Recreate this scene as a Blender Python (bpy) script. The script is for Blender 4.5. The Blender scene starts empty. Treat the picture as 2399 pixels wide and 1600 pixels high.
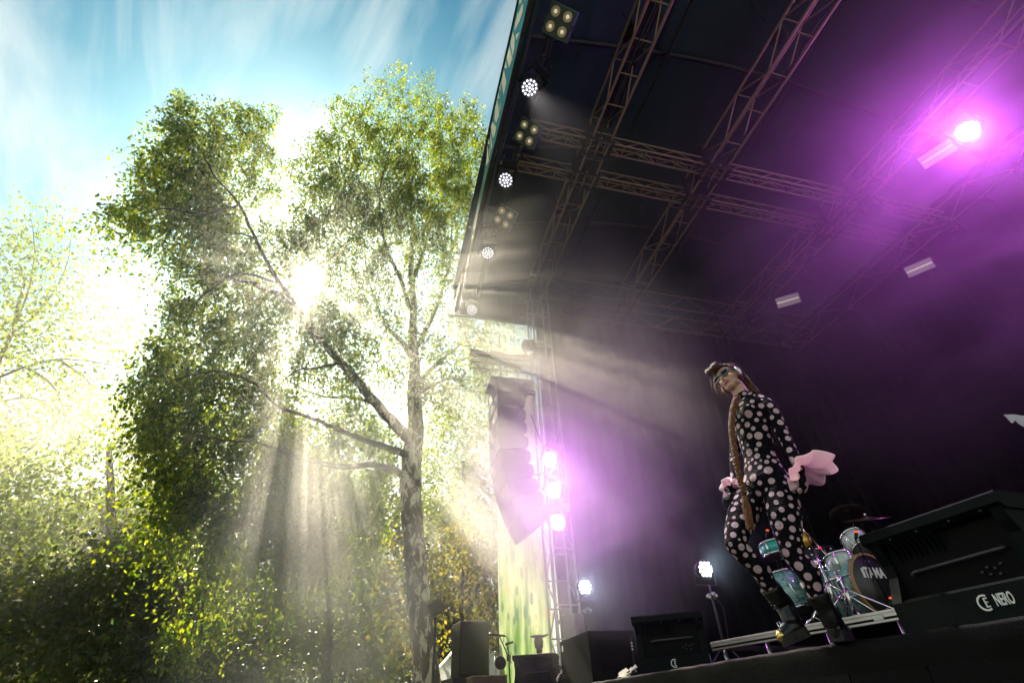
import bpy, bmesh, math, random
import numpy as np
from mathutils import Vector, Matrix, Quaternion
from mathutils.kdtree import KDTree

random.seed(7)
rng = np.random.default_rng(11)
scene = bpy.context.scene
COL = scene.collection
PI = math.pi

# ---------------------------------------------------------------- camera (solved from the truss, tower and stage lines)
FPX, PITCH, ROLL, AZ = 1159.85, math.radians(37.103), math.radians(-2.558), math.radians(15.611)
PW, PH = 2399.0, 1600.0
ZC = 1.35                      # eye height above the ground; the deck is 0.25 m above the eye
ZD = 1.60                      # stage deck
fw = Vector((-math.cos(AZ) * math.cos(PITCH), math.sin(AZ) * math.cos(PITCH), math.sin(PITCH)))
rt0 = Vector((math.sin(AZ), math.cos(AZ), 0))
up0 = rt0.cross(fw)
rt = rt0 * math.cos(ROLL) + up0 * math.sin(ROLL)
up = rt0 * -math.sin(ROLL) + up0 * math.cos(ROLL)
CAM = Vector((0, 0, ZC))
cd = bpy.data.cameras.new('camera')
cam = bpy.data.objects.new('camera', cd)
COL.objects.link(cam)
cam.matrix_world = Matrix(((rt.x, up.x, -fw.x, CAM.x), (rt.y, up.y, -fw.y, CAM.y), (rt.z, up.z, -fw.z, CAM.z), (0, 0, 0, 1)))
cd.sensor_width = 36.0
cd.lens = 36.0 * FPX / PW
cd.clip_start = 0.05
cd.clip_end = 2000
scene.camera = cam

# ---------------------------------------------------------------- sun, sky, exposure
SUN_EL, SUN_AZ = math.radians(41.37), math.radians(-14.09)      # azimuth from -X towards +Y
sun_dir = Vector((-math.cos(SUN_AZ) * math.cos(SUN_EL), math.sin(SUN_AZ) * math.cos(SUN_EL), math.sin(SUN_EL)))
sl = bpy.data.lights.new('sun', 'SUN')
sl.energy = 5.0
sl.angle = math.radians(0.5)
sl.color = (1.0, 0.89, 0.66)
so = bpy.data.objects.new('sun', sl)
COL.objects.link(so)
so.rotation_euler = sun_dir.to_track_quat('Z', 'Y').to_euler()

SKY_STRENGTH = 0.042
w = bpy.data.worlds.new('World')
scene.world = w
w.use_nodes = True
nt = w.node_tree
nt.nodes.clear()
def wn(t, **k):
    n = nt.nodes.new(t)
    for a, b in k.items():
        setattr(n, a, b)
    return n
L = nt.links.new
out = wn('ShaderNodeOutputWorld')
bg = wn('ShaderNodeBackground')
bg.inputs['Strength'].default_value = SKY_STRENGTH
sky = wn('ShaderNodeTexSky', sky_type='NISHITA', sun_disc=False)
sky.sun_elevation = SUN_EL
sky.sun_rotation = math.atan2(sun_dir.x, sun_dir.y)
sky.air_density = 1.0
sky.dust_density = 1.2
sky.ozone_density = 2.2
tc = wn('ShaderNodeTexCoord')
# high thin cloud: stretched noise laid on a plane far overhead
sep = wn('ShaderNodeSeparateXYZ')
L(tc.outputs['Generated'], sep.inputs[0])
zc_ = wn('ShaderNodeMath', operation='MAXIMUM'); zc_.inputs[1].default_value = 0.06
L(sep.outputs['Z'], zc_.inputs[0])
cx = wn('ShaderNodeMath', operation='DIVIDE'); L(sep.outputs['X'], cx.inputs[0]); L(zc_.outputs[0], cx.inputs[1])
cy = wn('ShaderNodeMath', operation='DIVIDE'); L(sep.outputs['Y'], cy.inputs[0]); L(zc_.outputs[0], cy.inputs[1])
comb = wn('ShaderNodeCombineXYZ'); L(cx.outputs[0], comb.inputs[0]); L(cy.outputs[0], comb.inputs[1])
mp0 = wn('ShaderNodeMapping'); mp0.inputs['Rotation'].default_value = (0, 0, math.radians(-20))
L(comb.outputs[0], mp0.inputs[0])
mp = wn('ShaderNodeMapping'); mp.inputs['Scale'].default_value = (1.0, 4.4, 1)
L(mp0.outputs[0], mp.inputs[0])
n1 = wn('ShaderNodeTexNoise'); n1.inputs['Scale'].default_value = 1.15; n1.inputs['Detail'].default_value = 7; n1.inputs['Roughness'].default_value = 0.55; n1.inputs['Distortion'].default_value = 0.5
L(mp.outputs[0], n1.inputs[0])
n2 = wn('ShaderNodeTexNoise'); n2.inputs['Scale'].default_value = 1.3; n2.inputs['Detail'].default_value = 3
L(comb.outputs[0], n2.inputs[0])
mul = wn('ShaderNodeMath', operation='MULTIPLY'); L(n1.outputs['Fac'], mul.inputs[0]); L(n2.outputs['Fac'], mul.inputs[1])
mr = wn('ShaderNodeMapRange'); mr.inputs['From Min'].default_value = 0.215; mr.inputs['From Max'].default_value = 0.40; mr.inputs['To Max'].default_value = 0.70
L(mul.outputs[0], mr.inputs['Value'])
tint = wn('ShaderNodeMix', data_type='RGBA', blend_type='MULTIPLY'); tint.inputs['Factor'].default_value = 1.0
tint.inputs['B'].default_value = (0.005, 0.66, 0.74, 1)
L(sky.outputs[0], tint.inputs['A'])
# pale summer haze low over the trees
hzr = wn('ShaderNodeMapRange', interpolation_type='SMOOTHSTEP'); hzr.inputs['From Min'].default_value = 0.67; hzr.inputs['From Max'].default_value = 0.30; hzr.inputs['To Max'].default_value = 0.85
L(sep.outputs['Z'], hzr.inputs['Value'])
hmix = wn('ShaderNodeMix', data_type='RGBA'); hmix.inputs['B'].default_value = (7.8, 7.6, 6.2, 1)
L(tint.outputs['Result'], hmix.inputs['A']); L(hzr.outputs[0], hmix.inputs['Factor'])
cmix = wn('ShaderNodeMix', data_type='RGBA'); cmix.inputs['B'].default_value = (8.6, 8.8, 8.0, 1)
L(hmix.outputs['Result'], cmix.inputs['A']); L(mr.outputs[0], cmix.inputs['Factor'])
# the sun itself, seen in the sky as a small bright disc with its aureole
dot = wn('ShaderNodeVectorMath', operation='DOT_PRODUCT'); dot.inputs[1].default_value = sun_dir
nrm = wn('ShaderNodeVectorMath', operation='NORMALIZE'); L(tc.outputs['Generated'], nrm.inputs[0]); L(nrm.outputs[0], dot.inputs[0])
disc = wn('ShaderNodeMapRange'); disc.inputs['From Min'].default_value = math.cos(math.radians(1.6)); disc.inputs['From Max'].default_value = math.cos(math.radians(0.5)); disc.inputs['To Max'].default_value = 700.0
L(dot.outputs['Value'], disc.inputs['Value'])
mx = wn('ShaderNodeMath', operation='MAXIMUM'); mx.inputs[1].default_value = 0.0; L(dot.outputs['Value'], mx.inputs[0])
pw = wn('ShaderNodeMath', operation='POWER'); pw.inputs[1].default_value = 60.0; L(mx.outputs[0], pw.inputs[0])
pm = wn('ShaderNodeMath', operation='MULTIPLY'); pm.inputs[1].default_value = 22.0; L(pw.outputs[0], pm.inputs[0])
pw2 = wn('ShaderNodeMath', operation='POWER'); pw2.inputs[1].default_value = 16.0; L(mx.outputs[0], pw2.inputs[0])
pm2 = wn('ShaderNodeMath', operation='MULTIPLY_ADD'); pm2.inputs[1].default_value = 6.0; L(pw2.outputs[0], pm2.inputs[0]); L(pm.outputs[0], pm2.inputs[2])
sm = wn('ShaderNodeMath', operation='ADD'); L(disc.outputs[0], sm.inputs[0]); L(pm2.outputs[0], sm.inputs[1])
sunc = wn('ShaderNodeVectorMath', operation='SCALE'); sunc.inputs[0].default_value = (1.0, 0.95, 0.82); L(sm.outputs[0], sunc.inputs['Scale'])
addc = wn('ShaderNodeVectorMath', operation='ADD'); L(cmix.outputs['Result'], addc.inputs[0]); L(sunc.outputs[0], addc.inputs[1])
L(addc.outputs[0], bg.inputs['Color'])
L(bg.outputs[0], out.inputs['Surface'])

scene.view_settings.view_transform = 'Standard'
scene.view_settings.look = 'None'
scene.view_settings.gamma = 1.0
scene.view_settings.use_curve_mapping = False
scene.view_settings.exposure = 1.75

cy_ = scene.cycles
cy_.use_denoising = True
try:
    cy_.denoiser = 'OPENIMAGEDENOISE'
    cy_.denoising_input_passes = 'RGB_ALBEDO_NORMAL'
    cy_.denoising_prefilter = 'ACCURATE'
except Exception:
    pass
cy_.max_bounces = 6
cy_.diffuse_bounces = 2
cy_.glossy_bounces = 2
cy_.transmission_bounces = 4
cy_.volume_bounces = 0
cy_.transparent_max_bounces = 8
cy_.sample_clamp_indirect = 4.0
cy_.sample_clamp_direct = 0.0
cy_.volume_step_rate = 1.0
cy_.volume_max_steps = 64
cy_.caustics_reflective = False
cy_.caustics_refractive = False

# ---------------------------------------------------------------- helpers
def ray(px, py):
    return fw + rt * ((px - PW / 2) / FPX) + up * (-(py - PH / 2) / FPX)
def onD(px, py, D):            # point on the sight line of a photo pixel at horizontal distance D
    d = ray(px, py)
    return CAM + d * (D / math.hypot(d.x, d.y))
def onX(px, py, X):
    d = ray(px, py)
    return CAM + d * (X / d.x)
def onY(px, py, Y):
    d = ray(px, py)
    return CAM + d * (Y / d.y)
def onZ(px, py, Z):
    d = ray(px, py)
    return CAM + d * ((Z - ZC) / d.z)

def link(name, data, parent=None, loc=None):
    o = bpy.data.objects.new(name, data)
    COL.objects.link(o)
    if parent is not None:
        o.parent = parent
    if loc is not None:
        o.location = loc
    return o
def tag(o, label=None, cat=None, group=None, kind=None):
    if label: o['label'] = label
    if cat: o['category'] = cat
    if group: o['group'] = group
    if kind: o['kind'] = kind
    return o
def thing(name, label, cat, loc=(0, 0, 0), rz=0.0, group=None):
    o = link(name, None, None, loc)
    o.empty_display_size = 0.2
    o.rotation_euler = (0, 0, rz)
    return tag(o, label, cat, group)
def keep(o, parent):           # child whose mesh is given in world coordinates
    o.parent = parent
    o.matrix_parent_inverse = parent_world(parent).inverted()
    return o
def parent_world(p):
    m = Matrix.LocRotScale(p.location, p.rotation_euler, p.scale)
    q = p
    if q.parent is not None:
        return parent_world(q.parent) @ q.matrix_parent_inverse @ m
    return m
def copy_tree(o, parent=None):
    c = o.copy()
    COL.objects.link(c)
    c.parent = parent
    for ch in list(o.children):
        copy_tree(ch, c)
    return c

class MB:
    def __init__(s):
        s.v, s.f, s.sm = [], [], []
    def add(s, vs, fs, smooth=False):
        n = len(s.v)
        s.v += [tuple(p) for p in vs]
        s.f += [tuple(i + n for i in f) for f in fs]
        s.sm += [smooth] * len(fs)
        return s
    def box(s, c, size, rot=None):
        hx, hy, hz = size[0] / 2, size[1] / 2, size[2] / 2
        vs = [Vector((x, y, z)) for x in (-hx, hx) for y in (-hy, hy) for z in (-hz, hz)]
        if rot is not None:
            vs = [rot @ p for p in vs]
        c = Vector(c)
        return s.add([p + c for p in vs], [(0, 1, 3, 2), (4, 6, 7, 5), (0, 4, 5, 1), (2, 3, 7, 6), (0, 2, 6, 4), (1, 5, 7, 3)])
    def bbox(s, c, size, b=0.01, rot=None):       # box with chamfered vertical and horizontal edges
        hx, hy, hz = size[0] / 2, size[1] / 2, size[2] / 2
        b = min(b, hx * .9, hy * .9, hz * .9)
        bm = bmesh.new()
        bmesh.ops.create_cube(bm, size=1.0)
        bmesh.ops.scale(bm, vec=size, verts=bm.verts)
        bmesh.ops.bevel(bm, geom=list(bm.edges), offset=b, segments=2, affect='EDGES', profile=0.6)
        bm.verts.index_update()
        vs = [v.co.copy() for v in bm.verts]
        fs = [tuple(v.index for v in f.verts) for f in bm.faces]
        bm.free()
        if rot is not None:
            vs = [rot @ p for p in vs]
        c = Vector(c)
        return s.add([p + c for p in vs], fs)
    def tube(s, pts, rad, seg=8, cap=True, smooth=True, flat=1.0):
        pts = [Vector(p) for p in pts]
        n = len(pts)
        if not hasattr(rad, '__len__'):
            rad = [rad] * n
        rings = []
        prev = None
        for i, p in enumerate(pts):
            t = (pts[min(i + 1, n - 1)] - pts[max(i - 1, 0)])
            if t.length < 1e-9:
                t = Vector((0, 0, 1))
            t.normalize()
            if prev is None:
                a = Vector((0, 0, 1)) if abs(t.z) < .9 else Vector((1, 0, 0))
                u = t.cross(a).normalized()
            else:
                u = (prev - t * prev.dot(t))
                u = u.normalized() if u.length > 1e-6 else t.orthogonal().normalized()
            prev = u
            v = t.cross(u)
            rings.append([p + (u * math.cos(2 * PI * k / seg) + v * math.sin(2 * PI * k / seg) * flat) * rad[i] for k in range(seg)])
        vs = [q for r in rings for q in r]
        fs = []
        for i in range(n - 1):
            for k in range(seg):
                a, b = i * seg + k, i * seg + (k + 1) % seg
                fs.append((a, b, b + seg, a + seg))
        s.add(vs, fs, smooth)
        if cap:
            m = len(s.v) - len(vs)
            s.f.append(tuple(m + k for k in reversed(range(seg)))); s.sm.append(False)
            s.f.append(tuple(m + (n - 1) * seg + k for k in range(seg))); s.sm.append(False)
        return s
    def cyl(s, p0, p1, r0, r1=None, seg=12, cap=True, smooth=True):
        return s.tube([p0, p1], [r0, r0 if r1 is None else r1], seg, cap, smooth)
    def lathe(s, prof, M=None, seg=20, smooth=True, cap=True):     # prof: (radius, height) about local z
        M = M or Matrix.Identity(4)
        vs, fs = [], []
        for r, h in prof:
            for k in range(seg):
                a = 2 * PI * k / seg
                vs.append(M @ Vector((r * math.cos(a), r * math.sin(a), h)))
        for i in range(len(prof) - 1):
            for k in range(seg):
                a, b = i * seg + k, i * seg + (k + 1) % seg
                fs.append((a, b, b + seg, a + seg))
        s.add(vs, fs, smooth)
        m = len(s.v) - len(vs)
        if cap and prof[0][0] > 1e-5:
            s.f.append(tuple(m + k for k in reversed(range(seg)))); s.sm.append(False)
        if cap and prof[-1][0] > 1e-5:
            s.f.append(tuple(m + (len(prof) - 1) * seg + k for k in range(seg))); s.sm.append(False)
        return s
    def prism(s, poly, ext, smooth=False):               # poly: planar 3-d loop, ext: extrusion vector
        poly = [Vector(p) for p in poly]
        e = Vector(ext)
        n = len(poly)
        vs = poly + [p + e for p in poly]
        fs = [tuple(reversed(range(n))), tuple(range(n, 2 * n))]
        for k in range(n):
            fs.append((k, (k + 1) % n, n + (k + 1) % n, n + k))
        return s.add(vs, fs, smooth)
    def mesh(s, name):
        me = bpy.data.meshes.new(name)
        me.from_pydata([tuple(v) for v in s.v], [], s.f)
        me.polygons.foreach_set('use_smooth', s.sm)
        bm = bmesh.new(); bm.from_mesh(me)
        bmesh.ops.recalc_face_normals(bm, faces=bm.faces)
        bm.to_mesh(me); bm.free()
        return me
    def build(s, name, mat, parent=None, world=False, label=None):
        me = s.mesh(name)
        if mat is not None:
            me.materials.append(mat)
        o = link(name, me, None)
        if parent is not None:
            if world:
                keep(o, parent)
            else:
                o.parent = parent
        if label:
            o['label'] = label
        return o

def fast_mesh(name, v, f, mat, smooth=False):
    v = np.ascontiguousarray(v, dtype=np.float32)
    f = np.ascontiguousarray(f, dtype=np.int32)
    me = bpy.data.meshes.new(name)
    me.vertices.add(len(v)); me.vertices.foreach_set('co', v.ravel())
    k = f.shape[1]
    me.loops.add(f.size); me.loops.foreach_set('vertex_index', f.ravel())
    me.polygons.add(len(f))
    me.polygons.foreach_set('loop_start', np.arange(0, f.size, k, dtype=np.int32))
    if smooth:
        me.polygons.foreach_set('use_smooth', np.ones(len(f), dtype=bool))
    me.update(calc_edges=True)
    me.validate()
    if mat: me.materials.append(mat)
    return me

def text_mesh(name, body, size, mat, depth=0.003, bold=0.0, parent=None, M=None, squash=1.0):
    cu = bpy.data.curves.new(name, 'FONT')
    cu.body = body; cu.size = size; cu.extrude = depth; cu.offset = bold
    cu.align_x = 'CENTER'; cu.align_y = 'CENTER'
    tmp = bpy.data.objects.new(name, cu)
    COL.objects.link(tmp)
    dg = bpy.context.evaluated_depsgraph_get()
    me = bpy.data.meshes.new_from_object(tmp.evaluated_get(dg))
    bpy.data.objects.remove(tmp)
    me.name = name
    me.materials.clear(); me.materials.append(mat)
    for v in me.vertices:
        v.co.x *= squash
    o = link(name, me, parent)
    if M is not None:
        o.matrix_local = M
    return o

# ---------------------------------------------------------------- materials
MATS = {}
def mat(name, col, rough=0.6, metal=0.0, var=0.0, vscale=6.0, bump=0.0, bscale=40.0, spec=0.5, col2=None, emit=None, estr=0.0, coat=0.0, trans=None):
    if name in MATS:
        return MATS[name]
    m = bpy.data.materials.new(name)
    m.use_nodes = True
    t = m.node_tree
    b = t.nodes['Principled BSDF']
    b.inputs['Base Color'].default_value = (*col, 1)
    b.inputs['Roughness'].default_value = rough
    b.inputs['Metallic'].default_value = metal
    b.inputs['Specular IOR Level'].default_value = spec
    b.inputs['Coat Weight'].default_value = coat
    if emit:
        b.inputs['Emission Color'].default_value = (*emit, 1)
        b.inputs['Emission Strength'].default_value = estr
    if var > 0 or col2:
        tcn = t.nodes.new('ShaderNodeTexCoord')
        n = t.nodes.new('ShaderNodeTexNoise'); n.inputs['Scale'].default_value = vscale; n.inputs['Detail'].default_value = 5; n.inputs['Roughness'].default_value = .62
        t.links.new(tcn.outputs['Object'], n.inputs[0])
        r = t.nodes.new('ShaderNodeMapRange'); r.inputs['From Min'].default_value = .3; r.inputs['From Max'].default_value = .7
        t.links.new(n.outputs['Fac'], r.inputs['Value'])
        mx_ = t.nodes.new('ShaderNodeMix'); mx_.data_type = 'RGBA'
        c2 = col2 or tuple(min(1, c * (1 + var)) for c in col)
        c1 = col if col2 else tuple(c * (1 - var) for c in col)
        mx_.inputs['A'].default_value = (*c1, 1); mx_.inputs['B'].default_value = (*c2, 1)
        t.links.new(r.outputs[0], mx_.inputs['Factor']); t.links.new(mx_.outputs['Result'], b.inputs['Base Color'])
        rr = t.nodes.new('ShaderNodeMapRange'); rr.inputs['To Min'].default_value = max(0, rough - .12); rr.inputs['To Max'].default_value = min(1, rough + .12)
        t.links.new(n.outputs['Fac'], rr.inputs['Value']); t.links.new(rr.outputs[0], b.inputs['Roughness'])
    if bump > 0:
        tcn = t.nodes.new('ShaderNodeTexCoord')
        n = t.nodes.new('ShaderNodeTexNoise'); n.inputs['Scale'].default_value = bscale; n.inputs['Detail'].default_value = 4
        t.links.new(tcn.outputs['Object'], n.inputs[0])
        bp = t.nodes.new('ShaderNodeBump'); bp.inputs['Strength'].default_value = bump; bp.inputs['Distance'].default_value = .02
        t.links.new(n.outputs['Fac'], bp.inputs['Height']); t.links.new(bp.outputs[0], b.inputs['Normal'])
    MATS[name] = m
    return m

def leaf_mat(name, c_lo, c_hi, t_lo, t_hi, tw=0.5, rough=0.45):
    m = bpy.data.materials.new(name); m.use_nodes = True
    t = m.node_tree; t.nodes.clear()
    o = t.nodes.new('ShaderNodeOutputMaterial')
    g = t.nodes.new('ShaderNodeNewGeometry')
    def mixc(a, b):
        x = t.nodes.new('ShaderNodeMix'); x.data_type = 'RGBA'
        x.inputs['A'].default_value = (*a, 1); x.inputs['B'].default_value = (*b, 1)
        t.links.new(g.outputs['Random Per Island'], x.inputs['Factor'])
        return x
    d = t.nodes.new('ShaderNodeBsdfPrincipled'); d.inputs['Roughness'].default_value = rough; d.inputs['Specular IOR Level'].default_value = .35
    t.links.new(mixc(c_lo, c_hi).outputs['Result'], d.inputs['Base Color'])
    tr = t.nodes.new('ShaderNodeBsdfTranslucent')
    t.links.new(mixc(t_lo, t_hi).outputs['Result'], tr.inputs['Color'])
    ms = t.nodes.new('ShaderNodeMixShader'); ms.inputs['Fac'].default_value = tw
    t.links.new(d.outputs[0], ms.inputs[1]); t.links.new(tr.outputs[0], ms.inputs[2])
    t.links.new(ms.outputs[0], o.inputs['Surface'])
    return m

ALU = mat('aluminium', (.42, .41, .40), .38, .9, var=.2, vscale=9)
ALU_DULL = mat('brown_aluminium', (.30, .22, .155), .5, .6, var=.3, vscale=5)  # dull aluminium toned warm brown all over
BLACK = mat('black_paint', (.005, .005, .006), .6, var=.4, vscale=12, bump=.15, bscale=160, spec=.08)
BLACK_PLASTIC = mat('black_plastic', (.008, .011, .015), .45, var=.3, vscale=20, spec=.2)
RUBBER = mat('black_rubber', (.012, .012, .012), .7)
CHROME = mat('chrome', (.75, .75, .76), .12, 1.0)
STEEL = mat('dark_steel', (.045, .048, .055), .45, .7, var=.3)
WHITE_PAINT = mat('white_print', (.75, .76, .74), .6)
GLASS = mat('lamp_glass', (.35, .36, .40), .08, 0.0, spec=.9)
# ---------------------------------------------------------------- ground
gm = mat('trodden_grass', (.035, .05, .015), .9, col2=(.09, .075, .04), vscale=.6, bump=.6, bscale=3)
mb = MB()
N = 40
vs = [(-85 + 120 * i / N, -60 + 120 * j / N, 0.06 * math.sin(i * 1.7) * math.cos(j * 1.3)) for i in range(N + 1) for j in range(N + 1)]
mb.add(vs, [(i * (N + 1) + j, (i + 1) * (N + 1) + j, (i + 1) * (N + 1) + j + 1, i * (N + 1) + j + 1) for i in range(N) for j in range(N)], True)
tag(mb.build('ground', gm), 'trodden grass ground of the festival field', kind='structure')

# ---------------------------------------------------------------- stage platform
deckm = mat('stage_ply', (.007, .007, .008), .55, var=.4, vscale=3, bump=.2, bscale=60, spec=.15)
skirtm = mat('stage_skirt', (.0025, .0028, .003), .5, var=.5, vscale=2.5, bump=.25, bscale=150, spec=.08)
stage = thing('stage_platform', 'black stage platform with cloth covered front under the big roof', 'stage', (-4, 6, 0))
edge = [(-12.2, 2.30), (-9.0, 2.33), (-6.0, 2.365), (-3.6, 2.42), (-2.6, 2.48), (-2.2, 2.55), (-1.75, 2.62), (-1.0, 2.72), (0.5, 2.85), (4.0, 3.0)]
poly = [(x, y, ZD - .12) for x, y in edge] + [(4.0, 13.4, ZD - .12), (-12.2, 13.4, ZD - .12)]
mb = MB().prism(poly, (0, 0, .12))
mb.build('deck', deckm, stage, True)
# front edge trim: a frayed fabric tape that runs along the edge
mb = MB()
pts = []
for i in range(len(edge) - 1):
    a, b = Vector((*edge[i], 0)), Vector((*edge[i + 1], 0))
    m = max(2, int((b - a).length / .12))
    for k in range(m):
        pts.append(a.lerp(b, k / m))
pts.append(Vector((*edge[-1], 0)))
vs, fs = [], []
for i, p in enumerate(pts):
    j = .003 * math.sin(i * 2.3) + random.uniform(-.003, .003)
    for dy, dz in ((.05, .004), (-.006, .006), (-.012 + j, -.012), (-.010 + j, -.06 + 2 * j), (-.004, -.13)):
        vs.append((p.x, p.y + dy, ZD + dz + j * .6))
for i in range(len(pts) - 1):
    for k in range(4):
        fs.append((i * 5 + k, (i + 1) * 5 + k, (i + 1) * 5 + k + 1, i * 5 + k + 1))
mb.add(vs, fs, True)
mb.build('edge_tape', skirtm, stage, True)
for i in range(len(edge) - 1):               # skirt panels
    a, b = Vector((*edge[i], 0)), Vector((*edge[i + 1], 0))
    u = (b - a).normalized()
    a2, b2 = a + u * .004, b - u * .004
    n = Vector((u.y, -u.x, 0)) * .003
    MB().prism([a2 + Vector((0, 0, .1)) + n, b2 + Vector((0, 0, .1)) + n, b2 + Vector((0, 0, ZD - .121)) + n, a2 + Vector((0, 0, ZD - .121)) + n], -n * 6).build('skirt_panel', skirtm, stage, True)

# ---------------------------------------------------------------- truss kit (shared meshes, every piece its own object)
def unit_tube(seg):
    return MB().cyl((0, 0, 0), (0, 0, 1), 1.0, seg=seg)
TUBE_ME = {}
def tube_obj(name, a, b, r, m, parent, seg=8):
    key = (m.name, seg)
    if key not in TUBE_ME:
        me = unit_tube(seg).mesh('tube_' + m.name)
        me.materials.append(m)
        TUBE_ME[key] = me
    a, b = Vector(a), Vector(b)
    d = b - a
    o = link(name, TUBE_ME[key])
    if parent is not None:
        o.parent = parent
        o.matrix_parent_inverse = parent_world(parent).inverted()
    o.matrix_basis = Matrix.LocRotScale(a, d.to_track_quat('Z', 'Y'), Vector((r, r, d.length)))
    return o
def box_truss(name, label, group, p0, p1, wdir, wid, hdir, hei, bay, rc=.025, rb=.014, m=ALU_DULL, faces='LRTB', cat='truss', zig=True):
    """p0-p1: one bottom chord; the others are offset by wdir*wid and hdir*hei"""
    p0, p1 = Vector(p0), Vector(p1)
    wv, hv = Vector(wdir) * wid, Vector(hdir) * hei
    t = thing(name, label, cat, tuple(p0), 0, group)
    for off in (Vector((0, 0, 0)), wv, hv, wv + hv):
        tube_obj('chord', p0 + off, p1 + off, rc, m, t, 10)
    n = max(1, round((p1 - p0).length / bay))
    st = (p1 - p0) / n
    for i in range(n + 1):
        q = p0 + st * i
        if 'B' in faces: tube_obj('brace', q, q + wv, rb, m, t)
        if 'T' in faces and i % 2 == 0: tube_obj('brace', q + hv, q + wv + hv, rb, m, t)
        if i < n and zig:
            for off, key in ((Vector((0, 0, 0)), 'L'), (wv, 'R')):
                if key in faces:
                    a, b = q + off, q + st + off
                    if i % 2: tube_obj('brace', a, b + hv, rb, m, t)
                    else: tube_obj('brace', a + hv, b, rb, m, t)
            if 'D' in faces:
                a, b = (q, q + st + wv) if i % 2 else (q + wv, q + st)
                tube_obj('brace', a, b, rb, m, t)
    return t
ZT = ZC + 9.5                 # lower chords of the roof trusses
TH = .58
X0, X1 = -10.9, 0.6
box_truss('roof_truss', 'long brown grey roof truss second in from the front rail, nearest the tree', 'roof trusses along the stage', (X0, 3.325, ZT), (X1, 3.325, ZT), (0, 1, 0), .40, (0, 0, 1), TH, .62, .026, .016)
box_truss('roof_truss', 'long roof truss crossing the middle of the dark roof', 'roof trusses along the stage', (X0, 6.09, ZT), (X1, 6.09, ZT), (0, 1, 0), .42, (0, 0, 1), TH, .72, .026, .016)
box_truss('roof_truss', 'long roof truss running through the purple glow', 'roof trusses along the stage', (X0, 9.93, ZT), (X1, 9.93, ZT), (0, 1, 0), .42, (0, 0, 1), TH, .72, .026, .016)
box_truss('roof_truss', 'faint rear roof truss, deepest in the purple haze', 'roof trusses along the stage', (X0, 12.95, ZT - .05), (X1, 12.95, ZT - .05), (0, 1, 0), .42, (0, 0, 1), TH, .8, .026, .016)
box_truss('front_truss', 'dark front truss behind the teal fascia, carrying the round lamps', None, (X0, 1.46, ZT), (X1 - .2, 1.46, ZT), (0, 1, 0), .48, (0, 0, 1), .55, .55, .024, .012, STEEL)
# cross trusses
for xa, lab in ((-5.27, 'upper cross truss joining the long roof trusses'), (-6.09, 'lower of the paired cross trusses joining the long roof trusses')):
    box_truss('cross_truss', lab, 'cross trusses under the roof', (xa, 1.98, ZT + .02), (xa, 12.9, ZT + .02), (1, 0, 0), .24, (0, 0, 1), .26, .42, .022, .011, ALU_DULL, 'LRBD')
box_truss('end_truss', 'end truss of the roof above the far side wing, lit gold by the sun', 'cross trusses under the roof', (-10.5, 3.8, ZT - .02), (-10.5, 12.9, ZT - .02), (.85, 0, .2), .9, (0, 0, 1), .55, .75, .024, .013, ALU_DULL, 'LRBD')
# sleeve blocks where the long and the cross trusses meet
for tx in (-5.15, -5.97):
    for ty, lab in ((3.5, 'tree side roof truss'), (6.3, 'middle roof truss'), (10.14, 'purple lit roof truss')):
        s = thing('sleeve_block', 'dark plate joint block on the %s at the %s cross truss' % (lab, 'upper' if tx > -5.5 else 'lower'), 'truss joint', (tx, ty, ZT + .3), 0, 'plate joints of the roof trusses')
        for dx in (-.19, .19):
            MB().bbox((dx, 0, 0), (.02, .62, .78), .006).build('plate', STEEL, s)
        for dy in (-.30, .30):
            MB().bbox((0, dy, 0), (.36, .02, .70), .006).build('plate', STEEL, s)
        for dz in (-.33, .33):
            MB().cyl((-.23, 0, dz), (.23, 0, dz), .022, seg=8).build('pin', ALU_DULL, s)
# towers
def tower(x, y, z1, lab, wid=.46, m=ALU):
    return box_truss('tower', lab, 'truss towers of the roof', (x - wid / 2, y - wid / 2, 0), (x - wid / 2, y - wid / 2, z1), (0, 1, 0), wid, (1, 0, 0), wid, .5, .026, .013, m, 'LRTB', 'tower')
tower(-9.87, 3.53, ZT, 'silver truss tower beside the painted banner, carrying the magenta lamps')
tower(-10.4, 9.95, ZT, 'far truss tower behind the singer, hardly lit', m=mat('shaded_truss', (.008, .007, .008), .7, spec=.1))  # rear towers darkened, their shade put into the metal colour
tower(-10.4, 12.0, ZT, 'rearmost truss tower in the dark corner right of the singer', m=MATS['shaded_truss'])

# ---------------------------------------------------------------- roof skin, ribs and end
skinm = mat('roof_pvc', (.014, .045, .075), .75, var=.35, vscale=.5, bump=.25, bscale=2.0)  # blue of skylight scattered in haze put into the dark skin's colour
roof = thing('stage_roof', 'dark roof skin of the stage over its trusses, toned with hazy blue skylight', 'roof', (-5, 7, ZT))
NX, NY = 30, 24
xs = np.linspace(-11.1, 3.4, NX + 1); ys = np.linspace(1.30, 13.5, NY + 1)
def roofz(x, y):
    t = (y - 1.3) / 12.2
    return ZT + .95 + 1.6 * math.sin(PI * min(1, t * 1.02)) * .9 + .05 * abs(math.sin((x + 11.1) * PI / 2.41))
vs = [(x, y, roofz(x, y)) for x in xs for y in ys]
fs = [(i * (NY + 1) + j, (i + 1) * (NY + 1) + j, (i + 1) * (NY + 1) + j + 1, i * (NY + 1) + j + 1) for i in range(NX) for j in range(NY)]
vs2 = [(a, b, c + .05) for a, b, c in vs]
n0 = len(vs)
mb = MB(); mb.add(vs + vs2, fs + [tuple(n0 + i for i in reversed(f)) for f in fs], True)
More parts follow.
